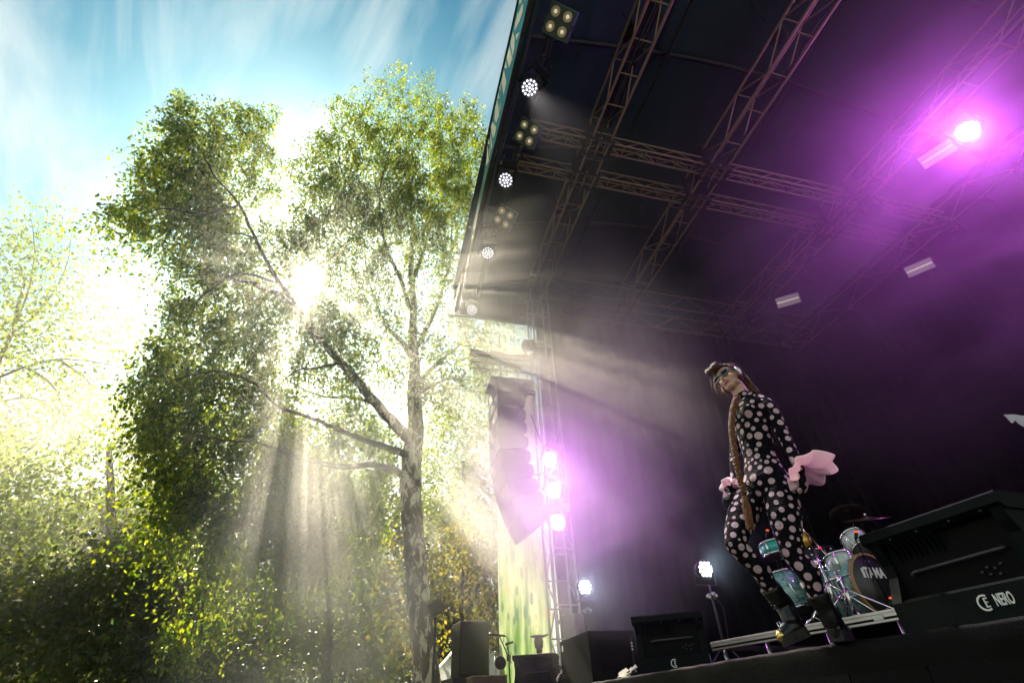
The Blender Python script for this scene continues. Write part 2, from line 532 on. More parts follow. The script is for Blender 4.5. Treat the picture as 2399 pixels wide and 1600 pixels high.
ring = [i * (NY + 1) for i in range(NX + 1)] + [NX * (NY + 1) + j for j in range(1, NY + 1)] + [i * (NY + 1) + NY for i in range(NX - 1, -1, -1)] + [j for j in range(NY - 1, 0, -1)]
mb.f += [(ring[k], ring[(k + 1) % len(ring)], n0 + ring[(k + 1) % len(ring)], n0 + ring[k]) for k in range(len(ring))]
mb.sm += [False] * len(ring)
mb.build('roof_skin', skinm, roof, True)
for k in range(7):
    x = -11.05 + 2.41 * k
    MB().tube([(x, y, roofz(x, y) - .07) for y in np.linspace(1.35, 13.4, 25)], .055, 8).build('rib', STEEL, roof, True)
for y in (4.9, 8.2, 11.4):
    MB().tube([(x, y, roofz(-11.1, y) - .16) for x in np.linspace(-11, 3.3, 8)], .045, 8).build('purlin', STEEL, roof, True)
# end beam and soffit at the far end, seen bright at its lower edge
MB().bbox((-11.05, 2.62, ZT - .03), (.12, 2.5, .16), .02).build('end_beam', STEEL, roof, True)
ysx = np.linspace(1.34, 13.4, 20)
MB().prism([(-11.1, 1.34, ZT + .06), (-11.1, 13.4, ZT + .06)] + [(-11.1, y, roofz(-11.1, y) - .01) for y in ysx[::-1]], (.02, 0, 0)).build('end_panel', skinm, roof, True)

# gutter and rolled cloth under the fascia
tarp = mat('brown_tarp_roll', (.10, .065, .04), .7, var=.4, vscale=8, bump=.3)
MB().tube([(x, 1.40, ZT + .04 + .012 * math.sin(x * 3)) for x in np.linspace(-11.1, .8, 40)], .055, 10).build('gutter_roll', tarp, roof, True)
MB().bbox((-5.15, 1.365, ZT + .10), (12.0, .04, .16), .01).build('gutter', BLACK, roof, True)
for yy, zz, r in ((1.50, ZT - .03, .012), (1.53, ZT - .05, .010), (1.56, ZT - .02, .009)):
    pts = [(x, yy + .012 * math.sin(x * 2.1 + yy * 40), zz + .02 * math.sin(x * 1.9 + zz * 7)) for x in np.linspace(-11, .6, 60)]
    MB().tube(pts, r, 6).build('cable', mat('blue_grey_cable', (.05, .09, .11), .45), roof, True)

# ---------------------------------------------------------------- printed fascia along the roof front
FY = 1.335
outer = [(1213.4, 0), (1197, 76.6), (1183.8, 132), (1170.4, 191.4), (1156, 249), (1142, 322), (1133.7, 391), (1125, 447), (1112, 508), (1098, 590), (1085, 660), (1073, 737)]
inner = [(1237.5, 0), (1220.5, 76), (1207.5, 132), (1194, 191), (1180.5, 249), (1162.5, 322), (1145, 391), (1132, 447), (1119, 508), (1102, 590), (1088, 662), (1075, 740)]
fas = thing('printed_fascia', 'teal printed fascia banner with cream lettering along the roof edge', 'banner', (-5, FY, ZT))
topc, botc = [], []
for (ax, ay), (bx, by) in zip(outer, inner):
    b_ = onY(bx, by, FY); a_ = onY(ax, ay, FY)
    topc.append(Vector((b_.x, FY, max(a_.z + (a_.x - b_.x) * 0.0, b_.z + .06)))); botc.append(Vector((b_.x, FY, b_.z)))
# continue towards and over the viewer
topc.insert(0, Vector((.8, FY, topc[0].z + .15))); botc.insert(0, Vector((.8, FY, botc[0].z)))
vs, fs = [], []
for a, b in zip(topc, botc):
    vs += [a, a.lerp(b, .33), a.lerp(b, .66), b]
for i in range(len(topc) - 1):
    for k in range(3):
        fs.append((i * 4 + k, (i + 1) * 4 + k, (i + 1) * 4 + k + 1, i * 4 + k + 1))
n0 = len(vs)
vs2 = [v + Vector((0, .02, 0)) for v in vs]
fasm = bpy.data.materials.new('fascia_print'); fasm.use_nodes = True
t_ = fasm.node_tree; b_ = t_.nodes['Principled BSDF']; b_.inputs['Roughness'].default_value = .55
tcn = t_.nodes.new('ShaderNodeTexCoord'); sx = t_.nodes.new('ShaderNodeSeparateXYZ'); t_.links.new(tcn.outputs['Object'], sx.inputs[0])
cr = t_.nodes.new('ShaderNodeValToRGB')
mrn = t_.nodes.new('ShaderNodeMapRange'); mrn.inputs['From Min'].default_value = -11; mrn.inputs['From Max'].default_value = -2
nz = t_.nodes.new('ShaderNodeTexNoise'); nz.inputs['Scale'].default_value = 1.6
t_.links.new(tcn.outputs['Object'], nz.inputs[0])
ad = t_.nodes.new('ShaderNodeMath'); ad.operation = 'MULTIPLY_ADD'; ad.inputs[1].default_value = 1.2; t_.links.new(nz.outputs['Fac'], ad.inputs[0]); t_.links.new(sx.outputs['X'], ad.inputs[2])
t_.links.new(ad.outputs[0], mrn.inputs['Value']); t_.links.new(mrn.outputs[0], cr.inputs[0])
cr.color_ramp.elements[0].position = 0.0; cr.color_ramp.elements[0].color = (.10, .16, .03, 1)
cr.color_ramp.elements[1].position = 1.0; cr.color_ramp.elements[1].color = (.03, .36, .45, 1)
for p_, c_ in ((.35, (.05, .20, .05, 1)), (.55, (.04, .26, .17, 1)), (.72, (.02, .33, .38, 1))):
    e_ = cr.color_ramp.elements.new(p_); e_.color = c_
t_.links.new(cr.outputs[0], b_.inputs['Base Color'])
tl = t_.nodes.new('ShaderNodeBsdfTranslucent'); t_.links.new(cr.outputs[0], tl.inputs['Color'])
msx = t_.nodes.new('ShaderNodeMixShader'); msx.inputs[0].default_value = .4
t_.links.new(b_.outputs[0], msx.inputs[1]); t_.links.new(tl.outputs[0], msx.inputs[2]); t_.links.new(msx.outputs[0], t_.nodes['Material Output'].inputs['Surface'])
mb = MB(); mb.add(vs, fs)
mb.build('cloth', fasm, fas, True)
cream = mat('cream_print', (.75, .72, .50), .6)
z1o = lambda p: (1090 + p[0] / 5.225, p[1] / 5.225)
z2o = lambda p: (1060 + p[0] / 5.225, 240 + p[1] / 5.225)
marks1 = [[(660, -40), (690, -40), (690, 30), (657, 70)], [(722, -40), (740, -40), (730, 35)], [(710, 45), (702, 150), (668, 255), (600, 388), (610, 290), (632, 205), (643, 145), (650, 178), (688, 75)],
          [(668, 395), (625, 500), (615, 430)], [(585, 385), (605, 470), (602, 600), (578, 695), (553, 520)], [(540, 570), (578, 720), (535, 835), (508, 712)],
          [(498, 740), (512, 840), (478, 840)], [(472, 850), (503, 1010), (470, 1170), (443, 1010)], [(437, 1005), (428, 1140), (417, 1085)], [(408, 1125), (420, 1210), (392, 1210)],
          [(392, 1215), (408, 1330), (413, 1420), (375, 1515), (360, 1460), (365, 1330)], [(425, 1240), (432, 1330), (418, 1390)]]
marks2 = [[(490, 235), (537, 310), (520, 400), (492, 445), (470, 300)], [(462, 355), (487, 540), (470, 590)], [(445, 440), (455, 515), (432, 515)], [(430, 520), (445, 720), (412, 785), (422, 620)], [(455, 560), (463, 600), (450, 690)]]
for fn, ml in ((z1o, marks1), (z2o, marks2)):
    for pl in ml:
        pts = [onY(*fn(p), FY - .006) for p in pl]
        for p in pts: p.y = FY - .006
        mb = MB(); mb.add(pts, [tuple(range(len(pts)))])
        mb.build('lettering', cream, fas, True)
# ---------------------------------------------------------------- black masking drapes round the stage
drapem = mat('black_drape', (.0022, .0022, .003), .95, var=.4, vscale=3, bump=.3, bscale=20, spec=.05)
def drape(name, lab, a, b, z0, z1, amp=.07, wl=.5, grp='black masking drapes'):
    a, b = Vector((*a, 0)), Vector((*b, 0))
    n = int((b - a).length / .09)
    u = (b - a).normalized(); nn = Vector((-u.y, u.x, 0))
    vs, fs = [], []
    for i in range(n + 1):
        p = a.lerp(b, i / n)
        o = amp * math.sin(i * .09 * 2 * PI / wl + .8 * math.sin(i * .23))
        for k in range(7):
            z = z0 + (z1 - z0) * k / 6
            q = p + nn * o * (1.1 - .5 * k / 6)
            vs.append((q.x, q.y, z))
    for i in range(n):
        for k in range(6):
            fs.append((i * 7 + k, (i + 1) * 7 + k, (i + 1) * 7 + k + 1, i * 7 + k + 1))
    mb = MB(); mb.add(vs, fs, True)
    o = mb.build(name, drapem)
    return tag(o, lab, 'drape', grp)
drape('backdrop', 'black backdrop cloth across the back of the stage', (-11.05, 13.30), (3.8, 13.30), ZD, ZT + 1.0)
drape('side_drape', 'black side drape hanging behind the truss tower and stand lamps', (-10.75, 3.74), (-10.75, 13.46), ZD, ZT + .1)
# chain hoists and cable looms hanging from the trusses
loomm = mat('cable_loom', (.010, .012, .014), .6, spec=.2)
for (hx, hy, lab) in ((-3.2, 3.52, 'tree side roof truss near the top edge'), (-7.6, 3.52, 'tree side roof truss close to the tower'), (-2.6, 6.3, 'middle roof truss near the top edge'), (-7.9, 6.3, 'middle roof truss, far half'), (-4.6, 10.1, 'purple lit roof truss')):
    t = thing('chain_hoist', 'small dark chain hoist on the ' + lab, 'hoist', (hx, hy, ZT + .75), 0, 'chain hoists in the roof')
    MB().bbox((0, 0, 0), (.34, .18, .18), .03).build('motor', loomm, t)
    MB().lathe([(.05, -.30), (.09, -.26), (.10, -.10), (.07, -.06)], Matrix.Translation((.05, 0, 0)), 12).build('chain_bag', loomm, t)
    MB().cyl((0, 0, .08), (0, 0, roofz(hx, hy) - ZT - .82), .012, seg=6).build('chain', STEEL, t)
    MB().tube([(-.05, 0, -.08), (-.06, 0, -.2), (0, 0, -.24)], .012, 6).build('hook', STEEL, t)
for ti, (ty, tz) in enumerate(((3.38, ZT + .05), (6.45, ZT + .05), (9.98, ZT + .06), (3.70, ZT + .55))):
    t = thing('cable_loom', 'dark cable loom tied along the %s' % ['lower tree side edge of the first roof truss', 'lower edge of the middle roof truss', 'lower edge of the purple lit roof truss', 'upper edge of the first roof truss'][ti], 'cable', (-5, ty, tz), 0, 'cable looms on the trusses')
    for k in range(3):
        pts = [(x, ty + .03 * k, tz + .02 - .05 * abs(math.sin((x + k * .3) * 1.9 + ti)) - .015 * k) for x in np.linspace(-10.6, .3, 90)]
        MB().tube(pts, .013, 5).build('cable', loomm, t, True)
for k, (hx, hy, L_) in enumerate(((-6.9, 6.2, .9), (-8.8, 8.3, 1.5), (-7.3, 10.0, 1.3), (-4.2, 9.9, .8))):
    t = thing('hanging_cable', 'loose cable loop hanging from the roof, %s from the tower' % ['second', 'first', 'third', 'fourth'][k], 'cable', (hx, hy, ZT), 0, 'loose cable loops in the roof')
    MB().tube([(-.25 + .5 * i / 14, .05 * math.sin(i), -L_ * math.sin(PI * i / 14)) for i in range(15)], .011, 6).build('loop', loomm, t)
# ---------------------------------------------------------------- trees
barkm = bpy.data.materials.new('birch_bark'); barkm.use_nodes = True
t_ = barkm.node_tree; b_ = t_.nodes['Principled BSDF']; b_.inputs['Roughness'].default_value = .8
tcn = t_.nodes.new('ShaderNodeTexCoord'); mpn = t_.nodes.new('ShaderNodeMapping'); mpn.inputs['Scale'].default_value = (3.2, 3.2, 1.5); t_.links.new(tcn.outputs['Object'], mpn.inputs[0])
nz = t_.nodes.new('ShaderNodeTexNoise'); nz.inputs['Scale'].default_value = 1.7; nz.inputs['Detail'].default_value = 8; nz.inputs['Roughness'].default_value = .68; nz.inputs['Distortion'].default_value = .6; t_.links.new(mpn.outputs[0], nz.inputs[0])
cr = t_.nodes.new('ShaderNodeValToRGB'); t_.links.new(nz.outputs['Fac'], cr.inputs[0])
cr.color_ramp.elements[0].position = .46; cr.color_ramp.elements[0].color = (.075, .055, .038, 1)
cr.color_ramp.elements[1].position = .555; cr.color_ramp.elements[1].color = (.58, .54, .44, 1)
e_ = cr.color_ramp.elements.new(.515); e_.color = (.11, .08, .052, 1)
t_.links.new(cr.outputs[0], b_.inputs['Base Color'])
bp = t_.nodes.new('ShaderNodeBump'); bp.inputs['Strength'].default_value = .8; bp.inputs['Distance'].default_value = .06; t_.links.new(nz.outputs['Fac'], bp.inputs['Height']); t_.links.new(bp.outputs[0], b_.inputs['Normal'])
limbm = mat('dark_bark', (.05, .036, .024), .85, var=.5, vscale=4, bump=.5, bscale=14)

def smooth_path(pts, n):
    pts = [Vector(p) for p in pts]
    P = [pts[0] * 2 - pts[1]] + pts + [pts[-1] * 2 - pts[-2]]
    outp = []
    for i in range(1, len(P) - 2):
        for k in range(n):
            t = k / n
            a, b, c, d = P[i - 1], P[i], P[i + 1], P[i + 2]
            outp.append(.5 * ((2 * b) + (c - a) * t + (2 * a - 5 * b + 4 * c - d) * t * t + (3 * b - a - 3 * c + d) * t ** 3))
    outp.append(pts[-1])
    return outp
def limb(mb, pts, r0, r1, n=5, seg=10, wob=.03):
    p = smooth_path(pts, n)
    m = len(p)
    for i in range(1, m - 1):
        p[i] = p[i] + Vector((random.uniform(-1, 1), random.uniform(-1, 1), random.uniform(-1, 1))) * wob
    mb.tube(p, [r0 + (r1 - r0) * (i / (m - 1)) for i in range(m)], seg)
    return p

def leaves_mesh(name, centers, size, m, droop=.6, aspect=.62, jitter=.35):
    """centers Nx3; one folded diamond leaf (two triangles sharing the midrib) per point"""
    n = len(centers)
    d = rng.normal(size=(n, 3)); d[:, 2] -= droop * 1.6
    d /= np.linalg.norm(d, axis=1)[:, None]
    a = rng.normal(size=(n, 3)); s = np.cross(d, a); s /= np.linalg.norm(s, axis=1)[:, None]
    nn = np.cross(d, s)
    ln = size * (.62 + .85 * rng.beta(2, 2.5, n))[:, None]
    c = centers
    v = np.empty((n, 4, 3))
    v[:, 0] = c
    v[:, 1] = c + d * ln * .45 + s * ln * aspect * .5 + nn * ln * .08
    v[:, 2] = c + d * ln
    v[:, 3] = c + d * ln * .45 - s * ln * aspect * .5 + nn * ln * .08
    f = np.arange(n * 4).reshape(n, 4)
    f3 = np.concatenate([f[:, [0, 1, 2]], f[:, [0, 2, 3]]])
    return fast_mesh(name, v.reshape(-1, 3), f3, m)

def px_points(px, py, D):
    """arrays of photo pixels and horizontal distances -> world points"""
    F, R_, U = np.array(fw), np.array(rt), np.array(up)
    d = F[None] + ((px - PW / 2) / FPX)[:, None] * R_[None] + (-(py - PH / 2) / FPX)[:, None] * U[None]
    return np.array(CAM)[None] + d * (D / np.hypot(d[:, 0], d[:, 1]))[:, None]

CLUMP = []
for i in range(12):
    kv = rng.normal(size=3); kv /= np.linalg.norm(kv)
    CLUMP.append((kv * np.array((1, 1, .55)) * (2.6 + 1.9 * (i % 4)), rng.uniform(0, 6.28)))
def crown_points(blobs, D, depth, dens, strand=None, nleaf=12, spread=.13, holes=(), clump=.95, clump_k=1.2):
    """blobs: (cx, cy, rx, ry, weight[, dD]) in photo pixels; gives leaf centres on hanging strands or in clumps"""
    outp = []
    for b in blobs:
        cx_, cy_, rx, ry, wgt = b[:5]
        dD = b[5] if len(b) > 5 else 0.0
        n = int(PI * rx * ry * dens * wgt)
        if n <= 0: continue
        u = rng.uniform(0, 1, n) ** .5; a = rng.uniform(0, 2 * PI, n)
        sh = 1 + .18 * np.sin(3 * a + rng.uniform(0, 6)) + .14 * np.sin(5 * a + rng.uniform(0, 6)) + .1 * np.sin(9 * a + rng.uniform(0, 6))
        px = cx_ + rx * u * sh * np.cos(a); py = cy_ + ry * u * sh * np.sin(a)
        zz = np.sqrt(np.clip(1 - (u * .9) ** 2, 0.05, 1)) * rng.uniform(-1, 1, n)
        ok = np.ones(n, bool)
        for hx, hy, hr, hp in holes:
            ok &= ~((np.hypot(px - hx, py - hy) < hr) & (rng.uniform(0, 1, n) < hp))
        # where several boughs overlap the leaves do not simply add up
        cov = np.zeros(n)
        for q in blobs:
            cov += q[4] * (((px - q[0]) / q[2]) ** 2 + ((py - q[1]) / q[3]) ** 2 < 1.0)
        ok &= rng.uniform(0, 1, n) < np.clip(1.25 * wgt / np.maximum(cov, .01), 0, 1)
        px, py, zz = px[ok], py[ok], zz[ok]
        P = px_points(px, py, D + dD + zz * depth)
        if clump > 0:                     # foliage gathers in clumps with open air between
            nse = np.zeros(len(P))
            for kv, ph in CLUMP:
                nse += np.sin(P @ (kv * clump_k) + ph)
            nse /= math.sqrt(len(CLUMP) / 2)
            P = P[rng.uniform(0, 1, len(P)) < np.clip(.50 + clump * nse, 0.015, 1)]
        n = len(P)
        if strand:
            Ls = rng.uniform(strand[0], strand[1], n)
            az = rng.uniform(0, 2 * PI, n)
            tt = rng.uniform(0, 1, (n, nleaf)); tt.sort(axis=1)
            lean = rng.uniform(.1, .45, n)
            sx = np.cos(az)[:, None] * lean[:, None] * tt * Ls[:, None]
            sy = np.sin(az)[:, None] * lean[:, None] * tt * Ls[:, None]
            sz = .18 * Ls[:, None] * np.sin(tt * 2.2) - (tt ** 1.5) * Ls[:, None]
            Q = P[:, None, :] + np.stack([sx, sy, sz], -1) + rng.normal(size=(n, nleaf, 3)) * spread * .45
        else:
            Q = P[:, None, :] + rng.normal(size=(n, nleaf, 3)) * spread
        outp.append(Q.reshape(-1, 3))
    return np.concatenate(outp)

# --- the big weeping birch in front of the sun
TD = 14.5
birch = thing('birch_tree', 'tall weeping birch with pale patchy trunk in front of the sun', 'tree', (onD(1000, 1640, TD).x, onD(1000, 1640, TD).y, 0))
tp = [(1003, 1700), (1000, 1600), (988, 1480), (978, 1360), (968, 1240), (962, 1140), (966, 1060), (974, 1000), (970, 930), (972, 860), (966, 790), (969, 710), (962, 630), (966, 540), (958, 440), (952, 330)]
tr_ = [.36, .33, .30, .295, .30, .31, .305, .25, .23, .19, .16, .13, .10, .08, .055, .03]
pts = [onD(x, y, TD) for x, y in tp]
pts[0].z = -.1
P = smooth_path(pts, 4)
R_ = np.interp(np.linspace(0, len(tr_) - 1, len(P)), range(len(tr_)), tr_)
R_ = [r * (1 + .05 * math.sin(i * 1.9) + random.uniform(-.03, .03)) for i, r in enumerate(R_)]
MB().tube(P, R_, 22).build('trunk', barkm, birch, True)
def bl(*p, dD=0.0, dd=0.0):
    n = len(p)
    return [onD(x, y, TD + dD * i / max(1, n - 1) + dd) for i, (x, y) in enumerate(p)]
limbs = [
    (bl((968, 1040), (930, 1000), (880, 945), (800, 850), (740, 785), (700, 730), (660, 695), (600, 668), (545, 655), (480, 625), dD=-2.0), .19, .03),
    (bl((720, 760), (675, 690), (640, 640), (600, 560), (560, 480), (505, 415), (470, 350), dD=-1.5, dd=-1.0), .09, .015),
    (bl((968, 1075), (930, 1055), (880, 1040), (800, 1010), (745, 985), (650, 950), (600, 900), dD=-2.4), .12, .02),
    (bl((962, 1125), (930, 1105), (880, 1090), (790, 1092), (700, 1070), (610, 1040), (520, 1030), dD=-2.0), .12, .02),
    (bl((976, 900), (1010, 865), (1050, 830), (1090, 800), (1130, 770), dD=2.0), .10, .02),
    (bl((978, 925), (1020, 900), (1060, 887), (1112, 893), dD=1.0), .07, .015),
    (bl((972, 850), (940, 800), (905, 765), (885, 720), (860, 640), (850, 540), dD=1.5), .12, .02),
    (bl((970, 820), (1000, 770), (1030, 700), (1055, 600), (1060, 480), dD=1.8), .11, .02),
    (bl((968, 740), (940, 660), (900, 560), (890, 450), (920, 320), dD=-1.8), .10, .015),
    (bl((966, 660), (1000, 560), (1010, 450), (1000, 330), dD=1.0), .08, .012),
    (bl((880, 945), (820, 930), (760, 930), (690, 900), (640, 860), dD=1.6, dd=-.4), .05, .012),
    (bl((800, 850), (745, 860), (690, 870), (650, 910), dD=-1.5, dd=-.8), .05, .012),
    (bl((640, 660), (560, 640), (480, 690), (430, 760), dD=-1.2, dd=-1.4), .05, .01),
    (bl((560, 480), (480, 500), (390, 490), (310, 505), dD=-.6, dd=-2.2), .04, .008),
    (bl((600, 560), (540, 545), (470, 560), dD=1.2, dd=-1.8), .035, .008),
    (bl((900, 560), (840, 470), (800, 400), (790, 330), dD=-1.0, dd=-1.0), .05, .01),
    (bl((600, 900), (520, 870), (440, 880), (370, 910), dD=-.8, dd=-2.2), .04, .008),
    (bl((520, 1030), (450, 1020), (400, 1050), dD=-.5, dd=-2.0), .03, .008),
    (bl((1055, 600), (1090, 480), (1110, 380), dD=.5, dd=1.6), .04, .008),
]
for pts, r0, r1 in limbs:
    mb = MB(); limb(mb, pts, r0, r1, 5, 9, .02)
    mb.build('limb', limbm if r0 < .15 else barkm, birch, True)
blobs = [
    # left head of the crown
    (470, 305, 85, 55, .9), (555, 335, 105, 75, 1.05), (430, 400, 105, 65, 1.0), (335, 512, 75, 36, .75), (470, 470, 110, 85, 1.1), (610, 420, 55, 85, .55), (430, 250, 28, 26, .35),
    (520, 565, 105, 70, 1.0), (425, 600, 55, 50, .7), (540, 650, 100, 50, .7), (400, 520, 70, 50, .8),
    # left middle
    (480, 755, 80, 85, .75), (590, 765, 110, 80, .75), (700, 820, 80, 70, .5), (420, 850, 80, 60, .9), (365, 920, 52, 45, 1.0), (480, 930, 120, 85, 1.15), (615, 930, 110, 75, .85), (770, 900, 80, 70, .35), (450, 690, 55, 45, .45),
    # left lower curtain
    (425, 1040, 90, 75, 1.2), (555, 1060, 120, 80, 1.2), (690, 1060, 105, 75, 1.0), (450, 1150, 85, 70, 1.2), (575, 1175, 105, 75, 1.2), (715, 1175, 90, 80, 1.1), (420, 1240, 45, 55, .8), (545, 1280, 60, 55, .8), (640, 1270, 75, 60, .9), (755, 1275, 65, 65, .8), (375, 1010, 42, 60, .9), (515, 1350, 30, 40, .5), (810, 1130, 60, 80, .5), (840, 1000, 70, 60, .4),
    # right head of the crown
    (770, 385, 55, 65, 1.0), (830, 300, 65, 55, .8), (900, 255, 62, 60, .8), (945, 195, 32, 34, .6), (860, 210, 20, 30, .25), (1000, 290, 75, 65, 1.0), (1005, 215, 22, 36, .6), (900, 375, 115, 85, 1.7), (1050, 335, 62, 75, 1.5), (1100, 285, 36, 42, .6), (800, 480, 95, 75, 1.6), (930, 485, 115, 75, 1.9), (1050, 470, 75, 85, 1.9), (1115, 400, 40, 95, 1.4), (760, 560, 55, 55, 1.2), (870, 590, 105, 65, .85), (1000, 590, 95, 65, .7), (1070, 620, 48, 55, .6), (725, 430, 45, 55, .8), (700, 380, 26, 30, .4),
    # thin right middle
    (820, 690, 85, 55, .75), (930, 690, 85, 60, .45), (1020, 720, 75, 75, .38), (1070, 820, 65, 55, .6), (870, 780, 75, 55, .6), (1130, 780, 55, 60, .5), (1040, 930, 60, 50, .5), (860, 860, 55, 45, .5), (940, 850, 60, 60, .35), (700, 690, 60, 45, 1.1), (650, 560, 40, 90, .6), (1140, 870, 50, 70, .5), (760, 640, 60, 60, 1.3), (690, 600, 50, 60, 1.0), (660, 690, 50, 40, 1.0), (790, 580, 50, 60, 1.2), (800, 780, 70, 60, .7), (740, 730, 60, 40, .9), (850, 1180, 60, 80, .6), (900, 1060, 40, 60, .25), (660, 1230, 90, 70, 1.0), (780, 1220, 80, 80, .9), (860, 1260, 50, 60, .6), (700, 1310, 70, 40, .7), (600, 1330, 50, 40, .6),
]
holes = [(723, 652, 15, 1.0), (723, 652, 34, .5), (655, 500, 34, .6), (690, 470, 22, .5), (900, 820, 35, .5), (830, 1090, 26, .6)]
blobs = [(b[0], b[1] - 22, b[2], b[3], b[4] * (.62 if (b[1] > 830 and b[0] < 640) else (1.0 if b[1] > 980 else 1.0)), .7 if b[1] > 980 else (-.4 if b[1] < 560 else 0)) for b in blobs]
birch_leaf = leaf_mat('birch_leaf', (.005, .028, .018), (.016, .050, .018), (.06, .20, .012), (.58, .62, .012), tw=.5)
pts = crown_points(blobs, TD - .3, 1.4, .0300, strand=(.6, 2.3), nleaf=17, spread=.17, holes=holes)
strands = pts.copy()
dv = pts - np.array(CAM)[None]; dz = dv @ np.array(fw)
sd_ = np.hypot(PW / 2 + FPX * (dv @ np.array(rt)) / dz - 723, PH / 2 - FPX * (dv @ np.array(up)) / dz - 652)
ru = rng.uniform(0, 1, len(pts))
pts = pts[~((sd_ < 13 + 12 * ru) | ((sd_ < 70) & (ru < .38)))]       # the thin place in the crown where the sun breaks through
me = leaves_mesh('crown', pts, .118, birch_leaf, droop=.8)
o = keep(link('crown', me), birch); o['kind'] = 'stuff'
print('birch leaves', len(pts))
# hanging twigs
mb = MB()
pts = strands
idx = rng.integers(0, len(pts) // 17, 2200)
for i in idx:
    s = pts[i * 17:(i + 1) * 17]
    o_ = s[np.argsort(-s[:, 2])]
    mb.tube([o_[0], o_[8], o_[16]], [.008, .006, .003], 3, cap=False)
mb.build('twigs', limbm, birch, True)['kind'] = 'stuff'

# --- trees behind
def bg_tree(name, lab, D, base_px, blobs, leafm, size, dens, depth, nleaf=26, spread=.35, tr=.3, limbs_px=(), droop=.3, holes=(), strand=None, limbm=limbm):
    b0 = onD(*base_px[0], D); b0.z = 0
    t = thing(name, lab, 'tree', tuple(b0), 0, 'trees behind the birch')
    tpts = [b0] + [onD(x, y, D) for x, y in base_px[1:]]
    mb = MB(); limb(mb, tpts, tr, tr * .35, 5, 10, .04)
    mb.build('trunk', limbm, t, True)
    for lp in limbs_px:
        mb = MB(); limb(mb, [onD(x, y, D + random.uniform(-1, 1)) for x, y in lp], tr * .38, .02, 5, 7, .05)
        mb.build('limb', limbm, t, True)
    P_ = crown_points(blobs, D, depth, dens * 1.55, strand=strand, nleaf=nleaf, spread=spread, holes=holes, clump=.40, clump_k=.6)
    o = keep(link('crown', leaves_mesh('crown', P_, size, leafm, droop=droop)), t); o['kind'] = 'stuff'
    print(name, len(P_))
    return t
pale_leaf = leaf_mat('pale_leaf', (.05, .10, .02), (.10, .14, .03), (.24, .36, .05), (.48, .50, .08), tw=.5)  # paled leaf colours stand in for glare over the left edge tree
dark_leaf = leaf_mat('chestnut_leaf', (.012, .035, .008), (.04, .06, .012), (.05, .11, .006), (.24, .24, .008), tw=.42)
gold_leaf = leaf_mat('turning_leaf', (.04, .07, .012), (.12, .09, .015), (.30, .36, .02), (.65, .46, .03), tw=.5)
bg_tree('ash_tree', 'tall thin crowned tree at the left edge, washed out by glare', 52, [(-200, 1600), (-150, 1150), (-60, 950), (20, 800), (60, 650)],
        [(90, 530, 75, 50, .6), (60, 620, 110, 70, .7), (180, 600, 70, 60, .35), (40, 740, 110, 80, .7), (180, 740, 100, 70, .5), (300, 800, 60, 40, .35), (60, 880, 120, 60, .6), (120, 960, 140, 60, .8), (40, 1030, 120, 70, 1.0), (230, 930, 80, 50, .4)],
        pale_leaf, .36, .0034, 5.0, nleaf=22, spread=.95, tr=.3, limbs_px=[((-40, 900), (60, 860), (140, 842), (230, 850), (310, 868)), ((20, 790), (90, 730), (150, 640), (170, 540)), ((140, 842), (190, 880), (230, 910), (260, 905)), ((10, 820), (60, 700), (80, 590), (70, 500)), ((-60, 960), (60, 930), (130, 960), (200, 1000)), ((60, 860), (120, 900), (150, 960), (170, 1010))], limbm=mat('glare_pale_bark', (.30, .27, .19), .9, var=.3))  # bark lightened, the washing-out glare put into its colour
bg_tree('maple_tree', 'sunlit yellow green tree behind the left side of the birch', 26, [(250, 1640), (255, 1400), (260, 1200), (255, 1050)],
        [(330, 1020, 110, 70, 1.0), (250, 1080, 130, 60, 1.0), (120, 1120, 140, 70, 1.0), (330, 1130, 110, 60, 1.0), (200, 1190, 180, 60, 1.1), (40, 1200, 110, 80, 1.1), (420, 1180, 80, 60, .9), (70, 1290, 140, 70, 1.0), (-20, 1120, 80, 100, 1.0)],
        pale_leaf, .19, .0028, 2.5, nleaf=22, spread=.4, tr=.3)
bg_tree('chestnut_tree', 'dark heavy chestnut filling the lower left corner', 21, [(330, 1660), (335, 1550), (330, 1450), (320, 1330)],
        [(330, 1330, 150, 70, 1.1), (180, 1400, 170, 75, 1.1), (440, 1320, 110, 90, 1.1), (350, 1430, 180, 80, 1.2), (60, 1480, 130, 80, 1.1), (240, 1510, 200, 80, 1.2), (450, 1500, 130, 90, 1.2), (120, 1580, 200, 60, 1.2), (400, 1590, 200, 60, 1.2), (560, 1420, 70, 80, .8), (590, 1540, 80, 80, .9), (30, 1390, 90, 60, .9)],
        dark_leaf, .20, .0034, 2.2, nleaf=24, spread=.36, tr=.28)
bg_tree('young_birch', 'slim hanging birch sprays low beside the chestnut', 16.5, [(470, 1660), (472, 1560), (475, 1480), (470, 1400)],
        [(420, 1480, 50, 45, 1.0), (440, 1540, 45, 30, .8), (520, 1420, 45, 60, .8), (500, 1500, 50, 40, .6)], birch_leaf, .11, .006, 1.0, nleaf=12, spread=.15, tr=.06, strand=(.3, .9), droop=.7)
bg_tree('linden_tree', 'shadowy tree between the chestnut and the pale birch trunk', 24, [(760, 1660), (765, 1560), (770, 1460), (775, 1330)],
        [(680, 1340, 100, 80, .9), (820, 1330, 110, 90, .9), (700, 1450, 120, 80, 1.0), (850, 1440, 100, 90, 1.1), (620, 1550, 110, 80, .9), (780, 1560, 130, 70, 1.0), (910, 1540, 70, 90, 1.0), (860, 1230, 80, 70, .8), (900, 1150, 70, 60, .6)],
        dark_leaf, .18, .0026, 2.4, nleaf=24, spread=.4, tr=.25)
